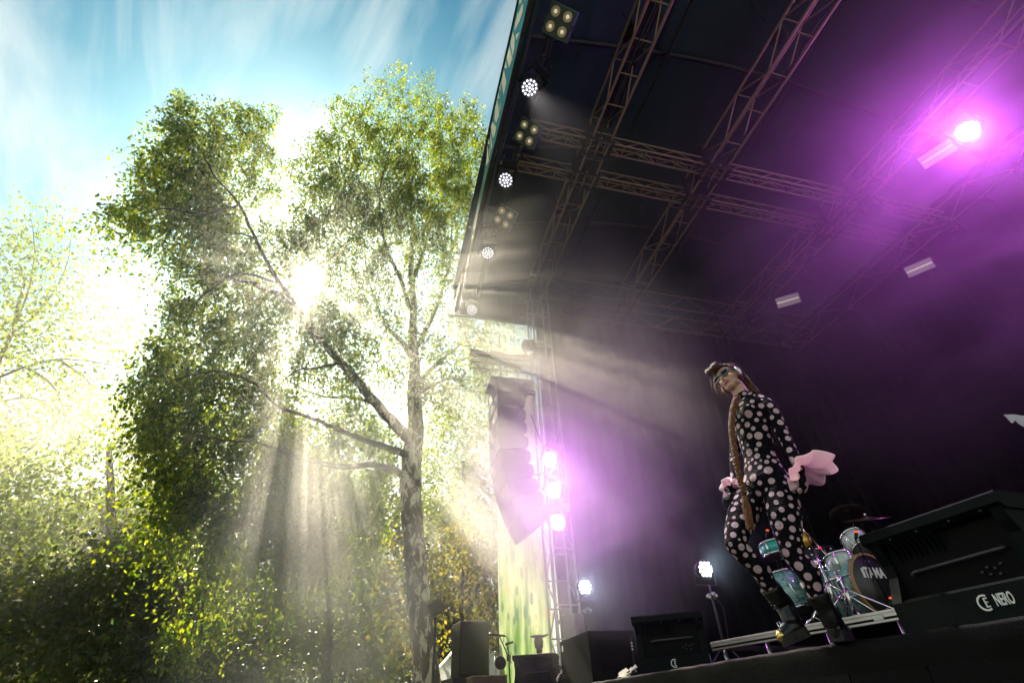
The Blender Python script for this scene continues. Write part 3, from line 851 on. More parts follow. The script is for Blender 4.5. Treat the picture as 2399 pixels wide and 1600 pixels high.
bg_tree('hazel_tree', 'golden leaved small tree right of the birch trunk', 19, [(1075, 1660), (1078, 1560), (1080, 1450), (1085, 1330)],
        [(1060, 1290, 80, 60, .9), (1120, 1330, 60, 60, .9), (1060, 1400, 90, 60, 1.0), (1130, 1440, 50, 70, .9), (930, 1350, 50, 70, .6), (940, 1450, 50, 80, .7), (1040, 1500, 80, 60, .8), (1120, 1250, 50, 40, .8)],
        gold_leaf, .15, .0034, 1.8, nleaf=20, spread=.3, tr=.14)
bg_tree('lime_tree', 'bright yellow green tree between birch trunk and loudspeaker array', 27, [(1090, 1680), (1095, 1450), (1090, 1250), (1085, 1080)],
        [(1060, 1010, 90, 60, .8), (1130, 1060, 60, 80, .9), (1050, 1110, 80, 60, .9), (1110, 1170, 70, 60, 1.0), (1030, 1200, 60, 60, .9), (1090, 980, 60, 40, .6), (1150, 950, 40, 50, .5), (900, 1080, 60, 60, .5), (1200, 800, 60, 60, .4), (1130, 880, 60, 50, .4), (1220, 870, 40, 60, .4)],
        pale_leaf, .19, .0085, 2.4, nleaf=22, spread=.4, tr=.25)
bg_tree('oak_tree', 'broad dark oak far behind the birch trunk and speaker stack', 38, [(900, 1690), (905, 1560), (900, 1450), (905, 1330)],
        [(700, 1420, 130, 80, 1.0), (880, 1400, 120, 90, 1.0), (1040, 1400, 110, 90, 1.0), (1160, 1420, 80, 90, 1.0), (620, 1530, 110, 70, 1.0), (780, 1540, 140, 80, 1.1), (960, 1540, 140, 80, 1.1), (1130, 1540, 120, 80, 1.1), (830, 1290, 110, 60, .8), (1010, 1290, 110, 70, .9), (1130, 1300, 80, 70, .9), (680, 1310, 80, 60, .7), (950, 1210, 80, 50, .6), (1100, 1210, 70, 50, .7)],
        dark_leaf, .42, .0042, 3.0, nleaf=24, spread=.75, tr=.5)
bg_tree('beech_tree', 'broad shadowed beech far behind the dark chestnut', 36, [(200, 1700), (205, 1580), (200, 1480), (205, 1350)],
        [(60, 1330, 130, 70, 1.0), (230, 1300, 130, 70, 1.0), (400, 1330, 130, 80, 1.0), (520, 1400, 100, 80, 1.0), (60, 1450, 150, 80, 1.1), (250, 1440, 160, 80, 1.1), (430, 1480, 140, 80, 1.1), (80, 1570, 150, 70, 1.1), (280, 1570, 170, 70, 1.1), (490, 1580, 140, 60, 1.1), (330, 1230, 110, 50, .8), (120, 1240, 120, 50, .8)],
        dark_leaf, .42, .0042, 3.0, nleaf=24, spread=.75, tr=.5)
# ---------------------------------------------------------------- lamps, banner, loudspeakers by the tower
def emis(name, col, s, base=(.5, .5, .5)):
    return mat(name, base, .3, emit=col, estr=s)
def frame(pos, aim, upv=(0, 0, 1)):
    z = Vector(aim).normalized(); y = Vector(upv); y = (y - z * y.dot(z)).normalized(); x = y.cross(z)
    return Matrix(((x.x, y.x, z.x, pos[0]), (x.y, y.y, z.y, pos[1]), (x.z, y.z, z.z, pos[2]), (0, 0, 0, 1)))
def hexcells(R, n):           # centres of a ring pattern of LED cells
    c = [(0, 0)]
    for k in range(1, n + 1):
        m = 6 * k
        c += [(R * k / n * math.cos(2 * PI * i / m + k * .3), R * k / n * math.sin(2 * PI * i / m + k * .3)) for i in range(m)]
    return c
def wash_lamp(lab, pos, aim, cellm, r=.155, group='round wash lamps', spot=None, rings=2, hang=True, upv=(0, 0, 1), name='wash_lamp'):
    t = thing(name, lab, 'stage lamp', (0, 0, 0), 0, group)
    M = frame(pos, aim, upv)
    t.matrix_world = M
    s = r / .155
    # round body, fins at the back, lens plate and cells in front
    body = MB().lathe([(.05 * s, -.26 * s), (.105 * s, -.25 * s), (.125 * s, -.17 * s), (.14 * s, -.10 * s), (.165 * s, -.02 * s), (.17 * s, .03 * s), (.162 * s, .045 * s), (.150 * s, .045 * s), (.150 * s, .02 * s), (.0, .02 * s)], seg=28).build('body', BLACK_PLASTIC, t)
    mb = MB()
    for k in range(9):
        a = 2 * PI * k / 9
        mb.box((.128 * s * math.cos(a), .128 * s * math.sin(a), -.15 * s), (.05 * s, .012 * s, .16 * s), Matrix.Rotation(a, 3, 'Z'))
    mb.build('cooling_fins', BLACK_PLASTIC, body)
    mb = MB()
    for x, y in hexcells(.122 * s, rings):
        mb.lathe([(.0, .048 * s), (.012 * s, .046 * s), (.021 * s, .038 * s), (.023 * s, .026 * s)], Matrix.Translation((x, y, 0)), 10)
    mb.build('lens_cells', cellm, t)
    mb = MB()
    for sx in (-1, 1):
        mb.bbox((sx * .20 * s, .10 * s, -.06 * s), (.035 * s, .34 * s, .10 * s), .012 * s)
        mb.cyl((sx * .165 * s, 0, -.06 * s), (sx * .21 * s, 0, -.06 * s), .035 * s, seg=12)
    mb.bbox((0, .27 * s, -.06 * s), (.43 * s, .03 * s, .11 * s), .01 * s)
    mb.build('yoke', BLACK, t)
    MB().bbox((0, .34 * s, -.06 * s), (.30 * s, .11 * s, .24 * s), .02 * s).build('base_box', BLACK_PLASTIC, t)
    for sx in (-1, 1):
        mb = MB().cyl((sx * .09 * s, .385 * s, -.06 * s), (sx * .09 * s, .46 * s, -.06 * s), .012, seg=8)
        mb.lathe([(.03, -.02), (.036, 0), (.03, .02)], Matrix.Translation((sx * .09 * s, .47 * s, -.06 * s)) @ Matrix.Rotation(PI / 2, 4, 'Y'), 12)
        mb.build('clamp', STEEL, t)
    if spot:
        col, power, ang, blend = spot
        ld = bpy.data.lights.new('lamp_beam', 'SPOT'); ld.energy = power; ld.color = col; ld.spot_size = math.radians(ang); ld.spot_blend = blend; ld.shadow_soft_size = .10 * s
        lo = link('lamp_beam', ld, t)
        lo.matrix_local = Matrix.Translation((0, 0, .07 * s)) @ Matrix.Rotation(PI, 4, 'X')
    return t
def to_cam(p, mixv=(0, 0, 0), k=0.0):
    d = (CAM - Vector(p)).normalized()
    return (d * (1 - k) + Vector(mixv) * k).normalized()
dim_cells = emis('dim_white_cells', (.92, .92, 1.0), .42, (.7, .7, .8))
hot_cells = emis('hot_white_cells', (1.0, .93, 1.0), 26.0)
blue_cells = emis('cool_white_cells', (.93, .96, 1.0), 3.5)
roof_cells = emis('magenta_white_cells', (1.0, .93, 1.0), 40.0)
MAG = (.66, .01, .95)
zl = ZT - .32
for (px, py), nm in (((1240, 205), 'highest and largest'), ((1184, 423), 'second'), ((1142, 593), 'third, smoke lit,'), ((1105, 727), 'lowest and farthest')):
    p = onZ(px, py, zl)
    wash_lamp('%s of the four white wash lamps hung under the front truss' % nm if 'four' not in nm else nm, p, ((Vector((-2.6, 2.6, ZD + 1)) - p) if py < 300 else to_cam(p, (.9, .5, -.4), .3)).normalized(), dim_cells, .16 if py < 500 else .155, 'wash lamps on the front truss', ((1.0, .90, .92), 1100, 26, .7) if py < 300 else None, 2, True, name='wash_lamp')
# four-cell blinders
blind_bowl = mat('blinder_bowl', (.55, .50, .42), .25, .4)
blind_bulb = emis('blinder_bulb', (1.0, .85, .6), .16)
bl_face = mat('blinder_panel', (.03, .05, .06), .5)
bl_side = mat('blinder_side', (.05, .13, .16), .5)
for (px, py), lab in (((1310, 52), 'square four bulb blinder at the top edge of the picture'), ((1235, 312), 'square four bulb blinder between the two big wash lamps'), ((1181, 510), 'square four bulb blinder half lost in smoke below the second wash lamp')):
    p = onZ(px, py, ZT - .18)
    t = thing('blinder_lamp', lab, 'stage lamp', (0, 0, 0), 0, 'four bulb blinders on the front truss')
    t.matrix_world = frame(p, to_cam(p, (.2, -.9, -.5), .35), (1, 0, .0))
    h = .24
    MB().bbox((0, 0, -.07), (2 * h, 2 * h, .14), .012).build('housing', bl_side, t)
    MB().bbox((0, 0, .004), (2 * h - .03, 2 * h - .03, .012), .004).build('front_panel', bl_face, t)
    for sx in (-1, 1):
        for sy in (-1, 1):
            b_ = MB().lathe([(.085, .014), (.075, .02), (.055, .004), (.03, -.02), (.0, -.03)], Matrix.Translation((sx * .115, sy * .115, .005)), 18).build('reflector', blind_bowl, t)
            MB().lathe([(.032, .0), (.034, .012), (.02, .03), (.0, .036)], Matrix.Translation((sx * .115, sy * .115, .005)), 12).build('bulb', blind_bulb, b_)
    mb = MB()
    for sx in (-1, 1):
        mb.box((sx * (h + .02), 0, -.05), (.02, .06, .20))
    mb.tube([(-h - .02, 0, -.15), (-h - .02, 0, -.22), (h + .02, 0, -.22), (h + .02, 0, -.15)], .014, 6)
    mb.build('bracket', STEEL, t)
# short pipe stubs and hook clamps along the inner chord of the front truss
stubm = mat('wood_brown_steel', (.20, .13, .075), .55, .3)
hooks = [onY(px, py, 1.94) for px, py in ((1283, 130), (1262, 215), (1228, 345), (1203, 430), (1222, 365), (1272, 190))]
for i, p in enumerate(hooks):
    t = thing('pipe_clamp', 'small hook clamp on the front truss rail, %s of six counted from above' % ['first', 'third', 'fourth', 'sixth', 'fifth', 'second'][i], 'clamp', tuple(p), 0, 'hook clamps on the front rail')
    MB().cyl((0, -.10, -.02), (0, .04, .0), .014, seg=8).build('pin', stubm, t)
    MB().lathe([(.032, -.02), (.038, 0), (.032, .02)], Matrix.Rotation(PI / 2, 4, 'Y'), 12).build('collar', STEEL, t)

# magenta wash lamps on the tower
for i, ((px, py), nm) in enumerate((((1287, 1077), 'top'), ((1296, 1149), 'middle'), ((1306, 1223), 'bottom'))):
    p = onX(px, py, -9.45)
    wash_lamp('%s of the three blazing magenta wash lamps on the silver tower' % nm, p, to_cam(p, (.8, .6, -.15), .25), hot_cells, .15, 'magenta lamps on the tower', (MAG, 40 if i < 2 else 32, 120, .9), 3, upv=(0, .3, 1))
    # arm that carries the lamp on the tower
    t = thing('lamp_arm', 'short steel arm holding the %s magenta lamp on the tower' % nm, 'bracket', tuple(p), 0, 'lamp arms on the tower')
    a = Vector((-9.87 + .23, 3.53 - .23, p.z + .38))
    keep(MB().cyl(a, p + Vector((-.05, .05, .42)), .02, seg=8).build('pipe', STEEL), t)
    keep(MB().lathe([(.045, -.03), (.05, 0), (.045, .03)], Matrix.Translation(a), 12).build('clamp', STEEL), t)
# purple lamp in the roof
p = onZ(2268, 308, ZT - .40)
wash_lamp('single dazzling magenta lamp hung in the roof at right', p, to_cam(p, (-.3, -.6, -.8), .3), roof_cells, .19, None, (MAG, 360, 150, .9), 3)
# pale strobe bars
barm = mat('strobe_face', (.62, .58, .60), .35, emit=(.8, .6, .75), estr=.06)
barg = mat('strobe_tube', (.9, .8, .75), .2, emit=(1, .8, .8), estr=.2)
for (px, py), Z, lab, L_ in (((2195, 362), ZT - .35, 'pale strobe bar hanging beside the dazzling roof lamp', .62), ((2154, 627), ZT - .40, 'pale strobe bar hanging low in the purple haze at right', .62), ((1846, 704), ZT - .35, 'pale strobe bar hanging above and right of the singer', .62)):
    p = onZ(px, py, Z)
    t = thing('strobe_bar', lab, 'stage lamp', (0, 0, 0), 0, 'strobe bars in the roof')
    d = to_cam(p, (0, -.5, -.6), .3)
    t.matrix_world = frame(p, d, (0, .25, 1))
    MB().bbox((0, 0, -.07), (L_, .30, .13), .012).build('housing', BLACK_PLASTIC, t)
    for sy in (-1, 1):
        MB().bbox((0, sy * .095, .0), (L_ - .02, .10, .012), .003).build('led_panel', barm, t)
    for sy in (-1, 1):
        MB().cyl((-L_ / 2 + .02, sy * .017, .002), (L_ / 2 - .02, sy * .017, .002), .012, seg=10).build('strobe_tube', barg, t)
    MB().tube([(-L_ / 2 - .02, 0, -.06), (-L_ / 2 - .02, .26, -.06), (L_ / 2 + .02, .26, -.06), (L_ / 2 + .02, 0, -.06)], .014, 6).build('yoke', STEEL, t)
    q = t.matrix_world @ Vector((0, .26, -.06))
    keep(MB().cyl((q.x, q.y, q.z), (q.x, q.y, ZT + .02), .014, seg=8).build('drop_pipe', STEEL), t)
# small dark lamps hanging in rows under the two rear trusses (silhouettes in the haze)
k = 0
names = ['first', 'second', 'third', 'fourth', 'fifth', 'sixth']
for Y_, lst, where in ((10.3, (-9.3, -6.9, -5.0), 'purple lit'), (13.0, (-8.6, -5.2, -3.4), 'rear')):
    for i, X_ in enumerate(lst):
        p = Vector((X_, Y_, ZT - .40))
        wash_lamp('unlit spot lamp under the %s roof truss, %s counted from the tree side' % (where, names[i]), p, (.15, -.6, -.8), BLACK, .14, 'unlit lamps under the rear trusses', None, 2)
# lamp clusters on stands
def stand_lamp(lab, pos, aim, power, zfoot, head_r=.135):
    t = thing('stand_lamp', lab, 'stage lamp', (pos[0], pos[1], zfoot), 0, 'cool white lamps on stands')
    M = Matrix.Translation((-pos[0], -pos[1], -zfoot)) @ frame(pos, aim)
    hd = MB().lathe([(.06, -.16), (.10, -.13), (head_r * .95, -.04), (head_r, 0), (head_r * .94, .012), (.0, .010)], M, 24).build('lamp_head', BLACK_PLASTIC, t)
    mb = MB()
    rows = ((-.075, 3), (-.025, 4), (.025, 4), (.075, 3))
    for y, n in rows:
        for i in range(n):
            mb.lathe([(.0, .028), (.014, .026), (.020, .018), (.021, .008)], M @ Matrix.Translation(((i - (n - 1) / 2) * .052, y, 0)), 10)
    mb.build('led_cells', blue_cells, hd)
    z0 = pos[2] - zfoot
    mb = MB()
    mb.tube([M @ Vector((-head_r - .02, 0, -.04)), M @ Vector((-head_r - .02, -.2, -.05)), M @ Vector((head_r + .02, -.2, -.05)), M @ Vector((head_r + .02, 0, -.04))], .012, 6)
    mb.build('yoke', STEEL, t)
    MB().tube([(0, 0, 0.05), (0, 0, z0 - .55), (0, 0, z0 - .2)], [.020, .019, .014], 10).build('pole', STEEL, t)
    mb = MB()
    for j in range(6):
        a = j * 1.05
        mb.bbox((.05 * math.cos(a), .05 * math.sin(a), z0 - .32 - .02 * (j % 3)), (.05, .03, .04), .006, Matrix.Rotation(a, 3, 'Z'))
    mb.build('clamp', ALU, t)
    for j in range(3):
        a = j * 2.094 + .4
        MB().tube([(0, 0, .42), (.38 * math.cos(a), .38 * math.sin(a), .012)], .012, 6).build('leg', STEEL, t)
    MB().tube([(.02, .0, z0 - .3), (.12, .05, z0 - .5), (.05, .06, z0 - .8), (.03, .02, .3)], .006, 5).build('cable', RUBBER, t)
    ld = bpy.data.lights.new('lamp_beam', 'SPOT'); ld.energy = power; ld.color = (.55, .75, 1.0); ld.spot_size = math.radians(75); ld.spot_blend = .8; ld.shadow_soft_size = .08
    lo = link('lamp_beam', ld, t); lo.matrix_local = M @ Matrix.Translation((0, 0, .05)) @ Matrix.Rotation(PI, 4, 'X')
p = onD(1370, 1375, 9.0)
stand_lamp('cool white lamp cluster on a stand left, beside the truss tower', p, to_cam(p, (1, .5, 0), .3), 12, ZD)
p = onD(1652, 1333, 8.0)
stand_lamp('cool white lamp cluster on a tall stand left of the drum riser', p, to_cam(p, (.9, .6, 0), .45), 18, ZD)

# ---------------------------------------------------------------- painted banner on the far wing
bm_ = bpy.data.materials.new('banner_print'); bm_.use_nodes = True
t = bm_.node_tree; b_ = t.nodes['Principled BSDF']; b_.inputs['Roughness'].default_value = .8
tcn = t.nodes.new('ShaderNodeTexCoord')
def nd(kind, **k):
    n = t.nodes.new(kind)
    for a, b in k.items(): setattr(n, a, b)
    return n
def mapn(sc):
    m = nd('ShaderNodeMapping'); m.inputs['Scale'].default_value = sc; t.links.new(tcn.outputs['Object'], m.inputs[0]); return m
m1 = mapn((1, 5.5, .55)); n1_ = nd('ShaderNodeTexNoise'); n1_.inputs['Scale'].default_value = 1.6; n1_.inputs['Detail'].default_value = 5; t.links.new(m1.outputs[0], n1_.inputs[0])
r1 = nd('ShaderNodeValToRGB'); t.links.new(n1_.outputs['Fac'], r1.inputs[0])
r1.color_ramp.elements[0].position = .36; r1.color_ramp.elements[0].color = (.16, .34, .08, 1)
r1.color_ramp.elements[1].position = .66; r1.color_ramp.elements[1].color = (.74, .78, .48, 1)
e_ = r1.color_ramp.elements.new(.5); e_.color = (.46, .60, .26, 1)
m2 = mapn((1, 7.5, 2.4)); v2 = nd('ShaderNodeTexVoronoi'); v2.inputs['Scale'].default_value = 1.0; t.links.new(m2.outputs[0], v2.inputs[0])
s2 = nd('ShaderNodeMapRange'); s2.inputs['From Min'].default_value = .36; s2.inputs['From Max'].default_value = .30; s2.inputs['To Max'].default_value = .85; t.links.new(v2.outputs['Distance'], s2.inputs['Value'])
mxa = nd('ShaderNodeMix', data_type='RGBA'); mxa.inputs['B'].default_value = (.13, .25, .17, 1); t.links.new(r1.outputs[0], mxa.inputs['A'])
n3 = nd('ShaderNodeTexNoise'); n3.inputs['Scale'].default_value = 1.2; m3 = mapn((1, 1.2, .8)); t.links.new(m3.outputs[0], n3.inputs[0])
g3 = nd('ShaderNodeMapRange'); g3.inputs['From Min'].default_value = .42; g3.inputs['From Max'].default_value = .52; t.links.new(n3.outputs['Fac'], g3.inputs['Value'])
mm = nd('ShaderNodeMath', operation='MULTIPLY'); t.links.new(s2.outputs[0], mm.inputs[0]); t.links.new(g3.outputs[0], mm.inputs[1])
t.links.new(mm.outputs[0], mxa.inputs['Factor'])
m4 = mapn((1, 3.4, 1.15)); n4 = nd('ShaderNodeTexNoise'); n4.inputs['Scale'].default_value = 1.3; n4.inputs['Detail'].default_value = 6; n4.inputs['Roughness'].default_value = .7; t.links.new(m4.outputs[0], n4.inputs[0])
s4 = nd('ShaderNodeMapRange'); s4.inputs['From Min'].default_value = .60; s4.inputs['From Max'].default_value = .63; t.links.new(n4.outputs['Fac'], s4.inputs['Value'])
mxb = nd('ShaderNodeMix', data_type='RGBA'); mxb.inputs['B'].default_value = (.85, .42, .12, 1); t.links.new(mxa.outputs['Result'], mxb.inputs['A']); t.links.new(s4.outputs[0], mxb.inputs['Factor'])
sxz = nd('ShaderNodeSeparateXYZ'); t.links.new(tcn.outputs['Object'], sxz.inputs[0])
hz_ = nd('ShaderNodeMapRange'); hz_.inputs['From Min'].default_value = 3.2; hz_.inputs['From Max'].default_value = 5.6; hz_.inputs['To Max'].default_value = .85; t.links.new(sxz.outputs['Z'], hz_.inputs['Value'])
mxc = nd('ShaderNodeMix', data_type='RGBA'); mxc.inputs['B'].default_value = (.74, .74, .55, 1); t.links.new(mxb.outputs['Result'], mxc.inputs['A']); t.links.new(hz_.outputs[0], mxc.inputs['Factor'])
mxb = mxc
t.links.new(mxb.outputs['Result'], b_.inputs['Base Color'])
tl = nd('ShaderNodeBsdfTranslucent'); t.links.new(mxb.outputs['Result'], tl.inputs['Color'])
ms_ = nd('ShaderNodeMixShader'); ms_.inputs[0].default_value = .32; t.links.new(b_.outputs[0], ms_.inputs[1]); t.links.new(tl.outputs[0], ms_.inputs[2]); t.links.new(ms_.outputs[0], t.nodes['Material Output'].inputs['Surface'])
BX = -11.6
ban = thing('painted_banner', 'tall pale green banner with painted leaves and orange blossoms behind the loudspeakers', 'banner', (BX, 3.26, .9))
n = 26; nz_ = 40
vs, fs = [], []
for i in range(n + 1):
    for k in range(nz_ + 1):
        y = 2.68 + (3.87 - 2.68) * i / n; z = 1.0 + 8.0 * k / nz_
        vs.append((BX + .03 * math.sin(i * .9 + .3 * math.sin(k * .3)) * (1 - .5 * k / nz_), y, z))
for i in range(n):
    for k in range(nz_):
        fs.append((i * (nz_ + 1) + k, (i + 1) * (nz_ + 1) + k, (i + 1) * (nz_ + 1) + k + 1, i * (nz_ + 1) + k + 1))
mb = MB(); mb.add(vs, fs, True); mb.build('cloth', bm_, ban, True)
MB().cyl((BX, 2.6, 9.02), (BX, 3.95, 9.02), .03, seg=10).build('top_pipe', ALU_DULL, ban, True)
MB().cyl((BX + .06, 3.93, .5), (BX + .06, 3.93, 9.2), .024, seg=10).build('side_pole', ALU_DULL, ban, True)
for k in range(8):
    MB().tube([(BX + .01, 3.86, 1.5 + k), (BX + .05, 3.90, 1.53 + k), (BX + .06, 3.955, 1.5 + k)], .008, 5).build('tie', BLACK, ban, True)

# ---------------------------------------------------------------- flown line array and its outrigger
PAX = -9.83
pa = thing('line_array', 'dark curved line array of loudspeakers hanging beside the tower', 'loudspeaker', (PAX, 2.5, 4.3))
angs = [-2, -1, 0, 2, 4, 7, 11, 16, 23, 31]
cabm = mat('array_paint', (.012, .0115, .011), .65, var=.4, vscale=9, bump=.1, bscale=150)
grm = mat('array_grille', (.035, .033, .030), .55, .3, bump=.6, bscale=260)
yb, zb = 2.24, ZC + 6.22           # front top corner, near side
hh = .332
for i, a in enumerate(angs):
    ar = math.radians(a)
    f_, u_ = Vector((0, math.cos(ar), math.sin(ar))), Vector((0, -math.sin(ar), math.cos(ar)))   # towards the rear, upwards
    P0 = Vector((0, yb, zb))
    def q(d, h): return P0 + f_ * d + u_ * h
    prof = [q(0, 0), q(.0, -hh), q(.16, -hh), q(.60, -hh + .045), q(.64, -hh + .10), q(.64, -.10), q(.60, -.045), q(.16, 0)]
    prof = [Vector((PAX - .48, p.y, p.z)) for p in prof]
    cab = MB().prism(prof, (.96, 0, 0)).build('cabinet', cabm, pa, True)
    g = [q(-.012, -.02), q(-.012, -hh + .02), q(.0005, -hh + .02), q(.0005, -.02)]
    keep(MB().prism([Vector((PAX - .46, p.y, p.z)) for p in g], (.92, 0, 0)).build('grille', grm), cab)
    s1 = q(.60, -.14)
    keep(MB().bbox((PAX + .30, s1.y + .02, s1.z), (.12, .10, .14), .01).build('rear_handle', BLACK), cab)
    for d in (.08, .50):
        s2 = q(d, -hh / 2)
        keep(MB().bbox((PAX + .487, s2.y, s2.z), (.012, .05, hh * .8), .003).build('rigging_plate', STEEL), cab)
    nxt = q(0, -hh - .020)
    yb, zb = nxt.y, nxt.z
    lp = q(.66, -.2)
    MB().tube([lp, lp + Vector((0, .12, -.03)), lp + Vector((0, .16, -.16)), lp + Vector((0, .10, -.30)), lp + Vector((0, .02, -.36))], .009, 5).build('link_cable', RUBBER, pa, True)
MB().bbox((PAX, 2.62, ZC + 6.32), (.70, 1.05, .09), .01).build('bumper_frame', STEEL, pa, True)
MB().bbox((PAX + .2, 3.02, ZC + 6.10), (.10, .36, .10), .01).build('bumper_tail', STEEL, pa, True)
for dy in (2.45, 2.85):
    MB().cyl((PAX, dy, ZC + 6.36), (PAX - .3, dy, ZT + .0), .010, seg=6).build('chain', STEEL, pa, True)
MB().tube([(PAX + .4, 3.0, ZC + 5.4), (-9.75, 3.35, ZC + 4.75)], .018, 8).build('pull_back_strap', BLACK, pa, True)
MB().tube([(PAX + .4, 3.0, ZC + 3.98), (-9.70, 3.35, ZC + 4.15)], .018, 8).build('pull_back_strap', BLACK, pa, True)
out_t = box_truss('outrigger_truss', 'short truss arm jutting from the tower above the line array', None, (-9.75, 1.66, ZC + 6.72), (-9.75, 3.28, ZC + 6.72), (1, 0, 0), .26, (0, 0, 1), .26, .28, .02, .010, ALU_DULL, 'LRBD')
MB().tube([(-9.62, y, ZC + 7.06 + .02 * math.sin(y * 9)) for y in np.linspace(1.62, 3.25, 12)], [.09 + .015 * math.sin(i * 1.7) for i in range(12)], 12).build('rolled_tarp', tarp, out_t, True)
wash_lamp('dark unlit lamp standing on the outrigger arm by the tower', Vector((-9.55, 3.05, ZC + 7.42)), (.3, -.8, -.3), BLACK, .15, None, None, 2, upv=(0, 0, -1))
# ---------------------------------------------------------------- stage monitors
logo_w = mat('logo_white', (.62, .66, .62), .6)
logo_l = mat('logo_lilac', (.62, .50, .66), .6)
cabw = mat('monitor_paint', (.0018, .0042, .0048), .5, var=.35, vscale=14, bump=.18, bscale=220, spec=.07)
cavm = mat('monitor_recess', (.002, .002, .0024), .7, spec=.1)
def ring_c(mb, M, r, w, d, a0, a1, seg=18):       # flat letter C as an extruded arc
    vs = []
    for i in range(seg + 1):
        a = a0 + (a1 - a0) * i / seg
        for rr in (r - w, r):
            for z in (0, d):
                vs.append(M @ Vector((rr * math.cos(a), rr * math.sin(a), z)))
    fs = []
    for i in range(seg):
        b = i * 4; c = b + 4
        fs += [(b, c, c + 2, b + 2), (b + 1, b + 3, c + 3, c + 1), (b, b + 1, c + 1, c), (b + 2, c + 2, c + 3, b + 3)]
    fs += [(0, 2, 3, 1), (seg * 4, seg * 4 + 1, seg * 4 + 3, seg * 4 + 2)]
    mb.add(vs, fs)
def ce_logo(parent, M, s, m):
    mb = MB()
    ring_c(mb, M, s, s * .22, .003, math.radians(60), math.radians(300))
    for (x, y, w_, h_) in ((.02, 0, .16, 1.15), (.26, .50, .42, .16), (.22, .03, .34, .15), (.26, -.50, .42, .16)):
        mb.box(M @ Vector((x * s, y * s, .0015)), (w_ * s, h_ * s, .003), M.to_3x3())
    return mb.build('logo', m, parent)
def wedge_monitor(lab, loc, rz, W=.68, H=.475, text=True, mirror_side_logo=False):
    t = thing('stage_monitor', lab, 'monitor speaker', loc, rz, 'black stage monitors along the edge')
    D = .56
    hw = W / 2
    # local: -Y is the back that the audience sees
    base = MB().prism([(-hw, 0, 0), (-hw, 0, .135), (-hw, .02, .150), (-hw, D, .10), (-hw, D, 0)], (W, 0, 0)).build('base_panel', cabw, t)
    if text:
        text_mesh('lettering', 'NERO', .066, logo_w, .0012, .0012, base, Matrix.Translation((hw - .185, -.0015, .075)) @ Matrix.Rotation(PI / 2, 4, 'X'), .44)
    ce_logo(base, Matrix.Translation((hw - .265 if text else 0, -.0005, .075)) @ Matrix.Rotation(PI / 2, 4, 'X'), .033, logo_w)
    # hood
    zt = H
    MB().prism([(-hw - .015, -.012, zt - .052), (-hw - .015, -.012, zt - .010), (-hw - .015, .0, zt), (-hw - .015, .30, zt), (-hw - .015, .36, zt - .03), (-hw - .015, .34, zt - .075), (-hw - .015, .03, zt - .075)], (W + .03, 0, 0)).build('hood', cabw, t)
    # cheeks: waisted sides
    for sx in (-1, 1):
        x0 = sx * hw - (.055 if sx > 0 else 0)
        cp = [(x0, .0, .138), (x0, .025, .19), (x0, .055, .26), (x0, .055, .32), (x0, .03, .37), (x0, .012, zt - .06), (x0, .34, zt - .06), (x0, .40, .30), (x0, D - .01, .10), (x0, .05, .12)]
        c = MB().prism(cp, (.055, 0, 0)).build('side_cheek', cabw, t)
        mb = MB().bbox((sx * (hw + .001), .20, .26), (.006, .13, .22), .05)
        mb.build('side_handle', cavm, c)
    if mirror_side_logo:
        ce_logo(t, Matrix.Translation((hw + .004, .12, .085)) @ Matrix.Rotation(PI / 2, 4, 'Z') @ Matrix.Rotation(PI / 2, 4, 'X'), .05, logo_l)
    # recess with back plate, vents, carrying bar and connectors
    MB().prism([(-hw + .055, .075, .14), (-hw + .055, .075, zt - .08), (-hw + .055, .10, zt - .08), (-hw + .055, .10, .14)], (W - .11, 0, 0)).build('recess_plate', cavm, t)
    for k in range(9):
        x = -hw + .10 + k * .030
        MB().prism([(x, .020, zt - .078), (x, .074, zt - .082), (x, .074, zt - .17)], (.008, 0, 0)).build('vent_rib', cabw, t)
    MB().tube([(-hw + .13, .062, .255), (-hw + .17, .040, .262), (hw - .14, .040, .270), (hw - .10, .062, .275)], .009, 8).build('carry_bar', mat('bar_grey', (.03, .028, .035), .35), t)
    mb = MB()
    for k, (x, z) in enumerate(((.10, .20), (.13, .215), (.16, .205), (.19, .218), (.13, .185), (.17, .18))):
        mb.lathe([(.008, 0), (.008, .010), (.004, .012), (.0, .012)], Matrix.Translation((x, .075, z)) @ Matrix.Rotation(PI / 2, 4, 'X'), 8)
    mb.build('connectors', STEEL, t)
    for x in (-.2, -.05, .12, .27):
        MB().lathe([(.007, 0), (.006, .005), (.0, .006)], Matrix.Translation((x, -.001, zt - .066)) @ Matrix.Rotation(PI / 2, 4, 'X'), 8).build('screw', STEEL, t)
    MB().prism([(-hw + .06, .36, zt - .078), (-hw + .06, .58, .105), (-hw + .06, .56, .10), (-hw + .06, .34, zt - .08)], (W - .12, 0, 0)).build('grille', grm, t)
    return t
wedge_monitor('huge black stage monitor with white lettering at the right edge', (-1.965, 2.665, ZD + .006), math.radians(4), .70, .49, True)
wedge_monitor('black stage monitor between the square black box and the water bottle', (-4.78, 2.72, ZD + .006), math.radians(58), .62, .47, False, True)
wedge_monitor('small distant black stage monitor beside the tripod, left of the square black box', (-8.6, 2.50, ZD + .006), math.radians(55), .62, .50, False)
